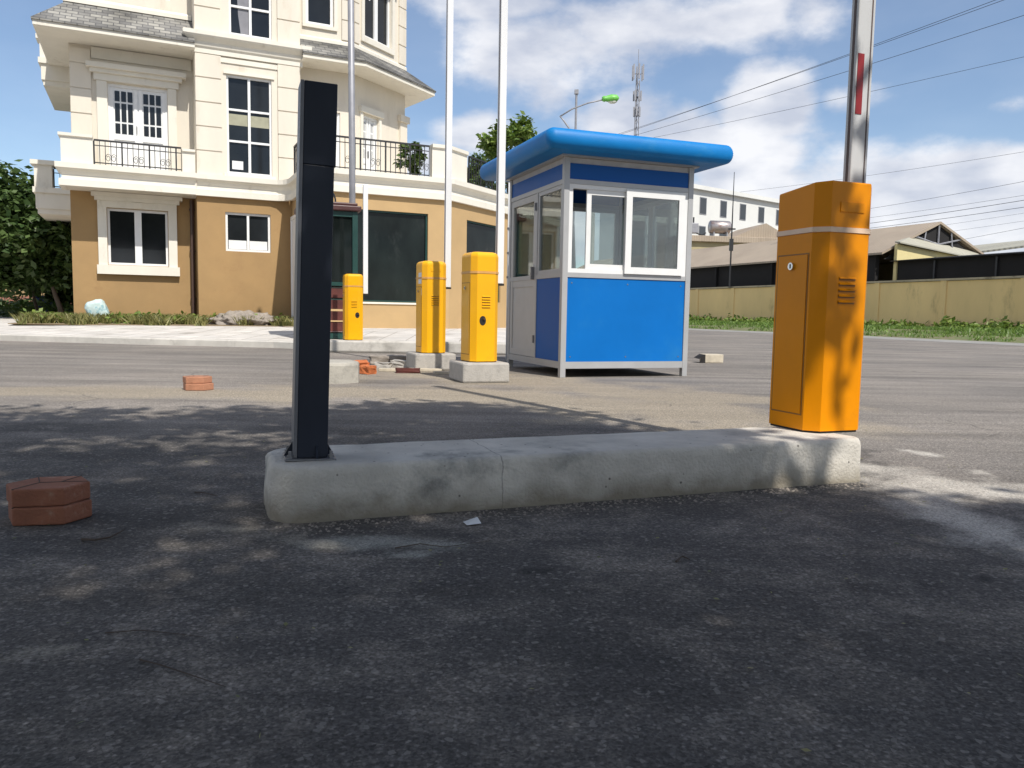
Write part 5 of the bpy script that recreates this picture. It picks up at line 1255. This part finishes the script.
w = MB(); w.box(0, L_, 0, 8, 0, hz - .9); w.build('wall', M['far_beige'], WS)
w = MB(); w.box(-.3, L_ + .3, -.4, 8.3, hz - .9, hz - .3, bev=.05); prism_pts(w, [(L_ * .45, .2, hz - .3), (L_ * .95, .2, hz - .3), (L_ * .72, .2, hz + 1.2)], [(L_ * .45, 7, hz - .3), (L_ * .95, 7, hz - .3), (L_ * .72, 7, hz + 1.2)]); w.build('roof', M['roof_brown'], WS)
for x in (1.9, 3.2): w = MB(); w.box(x, x + .6, -.04, .02, hz - 2.4, hz - 1.6); w.build('window', M['far_window'], WS)
w = MB(); w.box(L_ * .42, L_ * .95, -.04, .02, hz - 2.6, hz - 1.35); w.build('gallery_shade', M['far_window'], WS)  # dark panel painted for the shade within the gallery
w = MB(); x = L_ * .42
while x < L_ * .95: w.box(x, x + .1, -.16, -.06, hz - 2.6, hz - 1.5); x += .55
w.box(L_ * .42, L_ * .95, -.17, -.05, hz - 1.5, hz - 1.4); w.build('balcony_rail', M['far_white'], WS)
tp = D(727, 223, 78); TK = thing('water_tank', 'horizontal steel water tank with red end on the beige workshop', 'tank', (tp.x, tp.y + 3, WS.location.z + hz - .3), ang)
w = MB(); pts = [(-1.0, 0, .95), (-.92, 0, .95), (1.0, 0, .95), (1.08, 0, .95)]; w.tube(pts, [.45, .65, .65, .6], 16); w.build('barrel', M['tank'], TK, smooth=True)
w = MB(); w.tube([(1.081, 0, .95), (1.12, 0, .95)], [.6, .4], 16); w.build('end_cap', M['tank_red'], TK)
w = MB()
for x in (-.7, .7): w.box(x - .06, x + .06, -.5, .5, 0, .4)
w.build('cradle', M['grey_metal'], TK)
ac = D(697, 225, 79); AC = thing('roof_tank_frame', 'dark rooftop machinery left of the steel tank', 'machinery', (ac.x, ac.y + 2, WS.location.z + hz - .3), ang)
w = MB(); w.box(-.5, .5, -.4, .4, .3, 1.3, bev=.05); w.build('housing', M['grey_metal'], AC)
w = MB(); w.tube([(.2, -.4, .3), (.9, -.4, .1), (1.3, -.4, .35)], .06, 6); w.tube([(-.3, 0, 1.3), (-.3, 0, 2.2)], .05, 6); w.tube([(.1, 0, 1.3), (.1, 0, 1.9)], .08, 6); w.build('pipe', M['iron'], AC)
ms_ = D(731, 252, 56); MS = thing('antenna_mast', 'slim dark mast standing through the brown shed roof', 'mast', (ms_.x, ms_.y, .3))
zt = D(731, 172, 56).z - .3; w = MB(); w.tube([(0, 0, 0), (0, 0, zt * .6), (0, 0, zt)], [.07, .05, .02], 6); w.build('pole', M['iron'], MS)
w = MB(); w.box(-.12, .12, -.1, .1, zt * .48, zt * .56); w.box(-.25, .25, -.02, .02, zt * .62, zt * .63); w.build('bracket', M['iron'], MS)
# radio tower
TW = thing('radio_tower', 'slim telecom tower with antennas behind the booth roof', 'tower', (29.6, 200, 0))
w = MB()
for sx_, sy_ in ((-.5, -.3), (.5, -.3), (0, .5)): w.tube([(sx_ * 1.6, sy_ * 1.6, 0), (sx_ * .8, sy_ * .8, 58)], .12, 5)
z = 6.0
while z < 57:
    for a, b_ in (((-.5, -.3), (.5, -.3)), ((.5, -.3), (0, .5)), ((0, .5), (-.5, -.3))):
        f0_, f1_ = 1.6 - .8 * z / 58, 1.6 - .8 * (z + 1.8) / 58
        w.tube([(a[0] * f0_, a[1] * f0_, z), (b_[0] * f1_, b_[1] * f1_, z + 1.8)], .06, 4)
    z += 1.8
w.build('lattice', M['grey_metal'], TW)
w = MB(); w.tube([(0, 0, 57), (0, 0, 65.5)], .07, 5); w.build('spike', M['grey_metal'], TW)
for z, r_, h_ in ((58.2, 1.35, 3.6), (53.2, .9, 2.4), (49.5, .8, 2.2)):
    for k_ in range(6):
        a = k_ * math.pi / 3 + z; w = MB(); x, y = math.cos(a) * r_, math.sin(a) * r_; w.box(x - .16, x + .16, y - .16, y + .16, z, z + h_); w.tube([(0, 0, z + h_ * .4), (x, y, z + h_ * .4)], .06, 4); w.build('antenna', M['grey_metal'], TW)
# green street lamp and thin pole over the booth roof
lb = D(577, 300, 45)
LP = thing('street_lamp', 'street lamp with bright green head above the booth roof', 'lamp', (lb.x - .05, 45, .1))
o_ = Vector((lb.x - .05, 45, .1)); tr_ = lambda px, py: D(px, py, 45) - o_
w = MB(); w.tube([(0, 0, 0), tr_(571, 128) * .5 + Vector((0, 0, 0)), tr_(569, 128), tr_(564, 121), tr_(560, 116)], [.10, .08, .06, .045, .04], 8); w.tube([tr_(560, 116.5), tr_(572, 109), tr_(588, 103), tr_(604, 99.5)], .04, 8); w.build('post', M['grey_metal'], LP, smooth=True)
h0, h1 = tr_(602, 99), tr_(619, 98)
w = MB(); d_ = h1 - h0
w.tube([h0, h0 + d_ * .12, h0 + d_ * .2, h0 + d_ * .55, h0 + d_ * .88, h0 + d_], [.10, .17, .14, .22, .18, .05], 12); w.build('lamp_head', M['lamp_green'], LP, smooth=True)
w = MB(); c = h0 + d_ * .62 + Vector((0, 0, -.16)); w.tube([c - d_ * .25, c - d_ * .1, c + d_ * .12, c + d_ * .28], [.05, .13, .13, .05], 10); w.build('lens', M['lamp_lens'], LP, smooth=True)
p = D(571.5, 300, 50); PL_ = thing('thin_pole', 'thin pale pole crossing the green lamp arm', 'pole', (p.x, 50, .1)); w = MB(); zt = D(571.5, 94, 50).z - .1; w.tube([(0, 0, 0), (0, 0, zt)], .07, 8); w.build('shaft', M['grey_metal'], PL_); w = MB(); w.box(-.12, .12, -.12, .12, zt, zt + .25); w.build('cap', M['grey_metal'], PL_)
p = D(905, 300, 70); zt = D(905, 231, 70).z
SL = thing('street_lamp', 'small distant lamp post right of the gabled shed', 'lamp', (p.x, 70, .3)); w = MB(); w.tube([(0, 0, 0), (0, 0, zt - .5), (-.6, 0, zt - .1)], .06, 6); w.build('post', M['grey_metal'], SL); w = MB(); w.box(-1.2, -.4, -.15, .15, zt - .15, zt + .1, bev=.05); w.build('lamp_head', M['grey_metal'], SL)
# utility poles hidden behind booth and cabinet carry the wires
for px, y, h, lab in ((590, 47, 10.8, 'concrete utility pole behind the guard booth'), (800, 57, 8.6, 'concrete utility pole behind the amber cabinet')):
    p = D(px, 315, y); U = thing('utility_pole', lab, 'pole', (p.x, y, .1), 0, 'utility poles')
    w = MB(); w.tube([(0, 0, 0), (0, 0, h - .1)], [.18, .11], 8); w.build('shaft', M['conc2'], U); w = MB(); w.box(-.9, .9, -.06, .06, h - .5, h - .38); w.build('cross_arm', M['grey_metal'], U)
def wire(label, a, b, z, r, zl=None):
    A_ = G(*a, z); B_ = G(*b, z if zl is None else zl); A_ = A_ + (A_ - B_) * .35
    w = MB(); n = 18; w.tube([A_.lerp(B_, i / n) - Vector((0, 0, .5 * 4 * (i / n) * (1 - i / n) * .35)) for i in range(n + 1)], r * .62, 5); o = w.build('power_cable', M['wire']); return tag(o, label, 'cable', 'overhead power cables')
wire('topmost thin power cable, slanting from the top edge to behind the booth', (992, 0), (590, 143), 10.9, .014)
wire('power cable running just beneath the topmost one', (984, 0), (590, 144.5), 10.75, .014)
wire('power cable from the right edge crossing the reflector of the raised arm', (1024, 11), (590, 148), 10.4, .014)
wire('power cable crossing the raised arm below its red reflector', (1024, 53), (590, 150), 10.2, .012)
wire('faint single power cable just above the amber cabinet top', (1024, 149), (740, 192), 9.0, .012)
wire('highest of the bundled low cables right of the amber cabinet', (1024, 179), (800, 219), 8.5, .016)
wire('low cable second from the top right of the amber cabinet', (1024, 193), (800, 226), 8.3, .014)
wire('thick low cable in the middle of the bundle right of the amber cabinet', (1024, 198), (800, 232), 8.2, .026)
wire('low cable directly under the thick one', (1024, 205), (800, 236), 8.0, .024)
wire('thin low cable above the gabled roof', (1024, 211), (800, 244), 7.8, .012)
wire('lowest but one cable passing the gabled roof peak', (1024, 219), (800, 250), 7.6, .012)
wire('lowest cable, meeting the right slope of the gabled roof', (1024, 226), (800, 268), 7.4, .018)

# ----------------------------------------- street trees whose shade falls here
def shade_tree(name, label, base, fork, keep, nclump, per, seed):
    """crown built over the shaded road: each clump hangs up-sun of the ground it shades"""
    random.seed(seed)
    t = thing(name, label, 'tree', base, 0, 'street trees behind the viewer')
    tr = MB(); f = Vector(fork)
    tr.tube([(0, 0, -.05), (f.x * .3, f.y * .3, f.z * .4), (f.x * .7, f.y * .7, f.z * .75), tuple(f)], [.24, .19, .17, .14], 10)
    cl = []; tries = 0
    sites = [(x_ * .36 + random.uniform(-.2, .2), y_ * .36 + random.uniform(-.2, .2)) for x_ in range(-30, 26) for y_ in range(-14, 19) for _ in range(nclump)]
    for gx_, gy_ in sites:
        if not keep(gx_, gy_): continue
        h = random.uniform(4.4, 7.2); off = h / math.tan(SUN_EL)
        cl.append(Vector((gx_ + SH.x * off - base[0], gy_ + SH.y * off - base[1], h)))
    for i in range(16):
        q = cl[i * len(cl) // 16]; tr.tube([f, (f + q) / 2 + Vector((0, 0, .3)), q], [.09, .055, .015], 6)
    tr.build('trunk', M['bark'], t, smooth=True)
    P = []
    for c in cl:
        s = random.uniform(.22, .42); g = rng.normal(size=(per, 3)) * .5
        P.append(np.array(c) + g * s)
    V, Fc = leaf_cloud(np.concatenate(P), .155, .5)
    arrays_obj('crown', V, Fc, M['leaf_mid'], t)
BND = [(-12, 4.4), (-6, 4.8), (-3.3, 5.15), (-2.7, 5.5), (-2.0, 5.85), (-.5, 6.05), (.35, 5.85), (.8, 4.9), (.93, 4.35), (1.02, 3.75), (1.12, 3.45), (1.35, 3.22), (1.65, 3.12), (2.1, 2.98), (3.5, 2.5), (9, 1.6)]
def front_edge(x):
    for (x0, y0), (x1, y1) in zip(BND, BND[1:]):
        if x0 <= x <= x1: return y0 + (y1 - y0) * (x - x0) / (x1 - x0)
    return 4.4 if x < 0 else 1.6
def keep_l(x, y):
    e = front_edge(x) - .22
    if y > e or x > -.6 or x < -7: return False
    n = noise.noise(Vector((x * 1.7, y * 1.7, 1.7)))
    return n > (-.02 if (x < -1.15 and y > 1.3) else (-.15 if x < -.9 else -.8))
def keep_r(x, y):
    e = front_edge(x) - .22
    if y > e or x < -.6 or x > 6.5: return False
    n = noise.noise(Vector((x * 1.3, y * 1.3, 5.2)))
    return n > (-.25 if y > 4.6 else -.9)
shade_tree('street_tree', 'broad street tree behind the viewer whose shade dapples the left road', (-3.2, -4.6, 0), (.5, .2, 3.8), keep_l, 3, 60, 11)
shade_tree('street_tree', 'broad street tree behind the viewer whose shade covers the plinth', (3.6, -4.2, 0), (-.4, .2, 3.7), keep_r, 3, 60, 12)
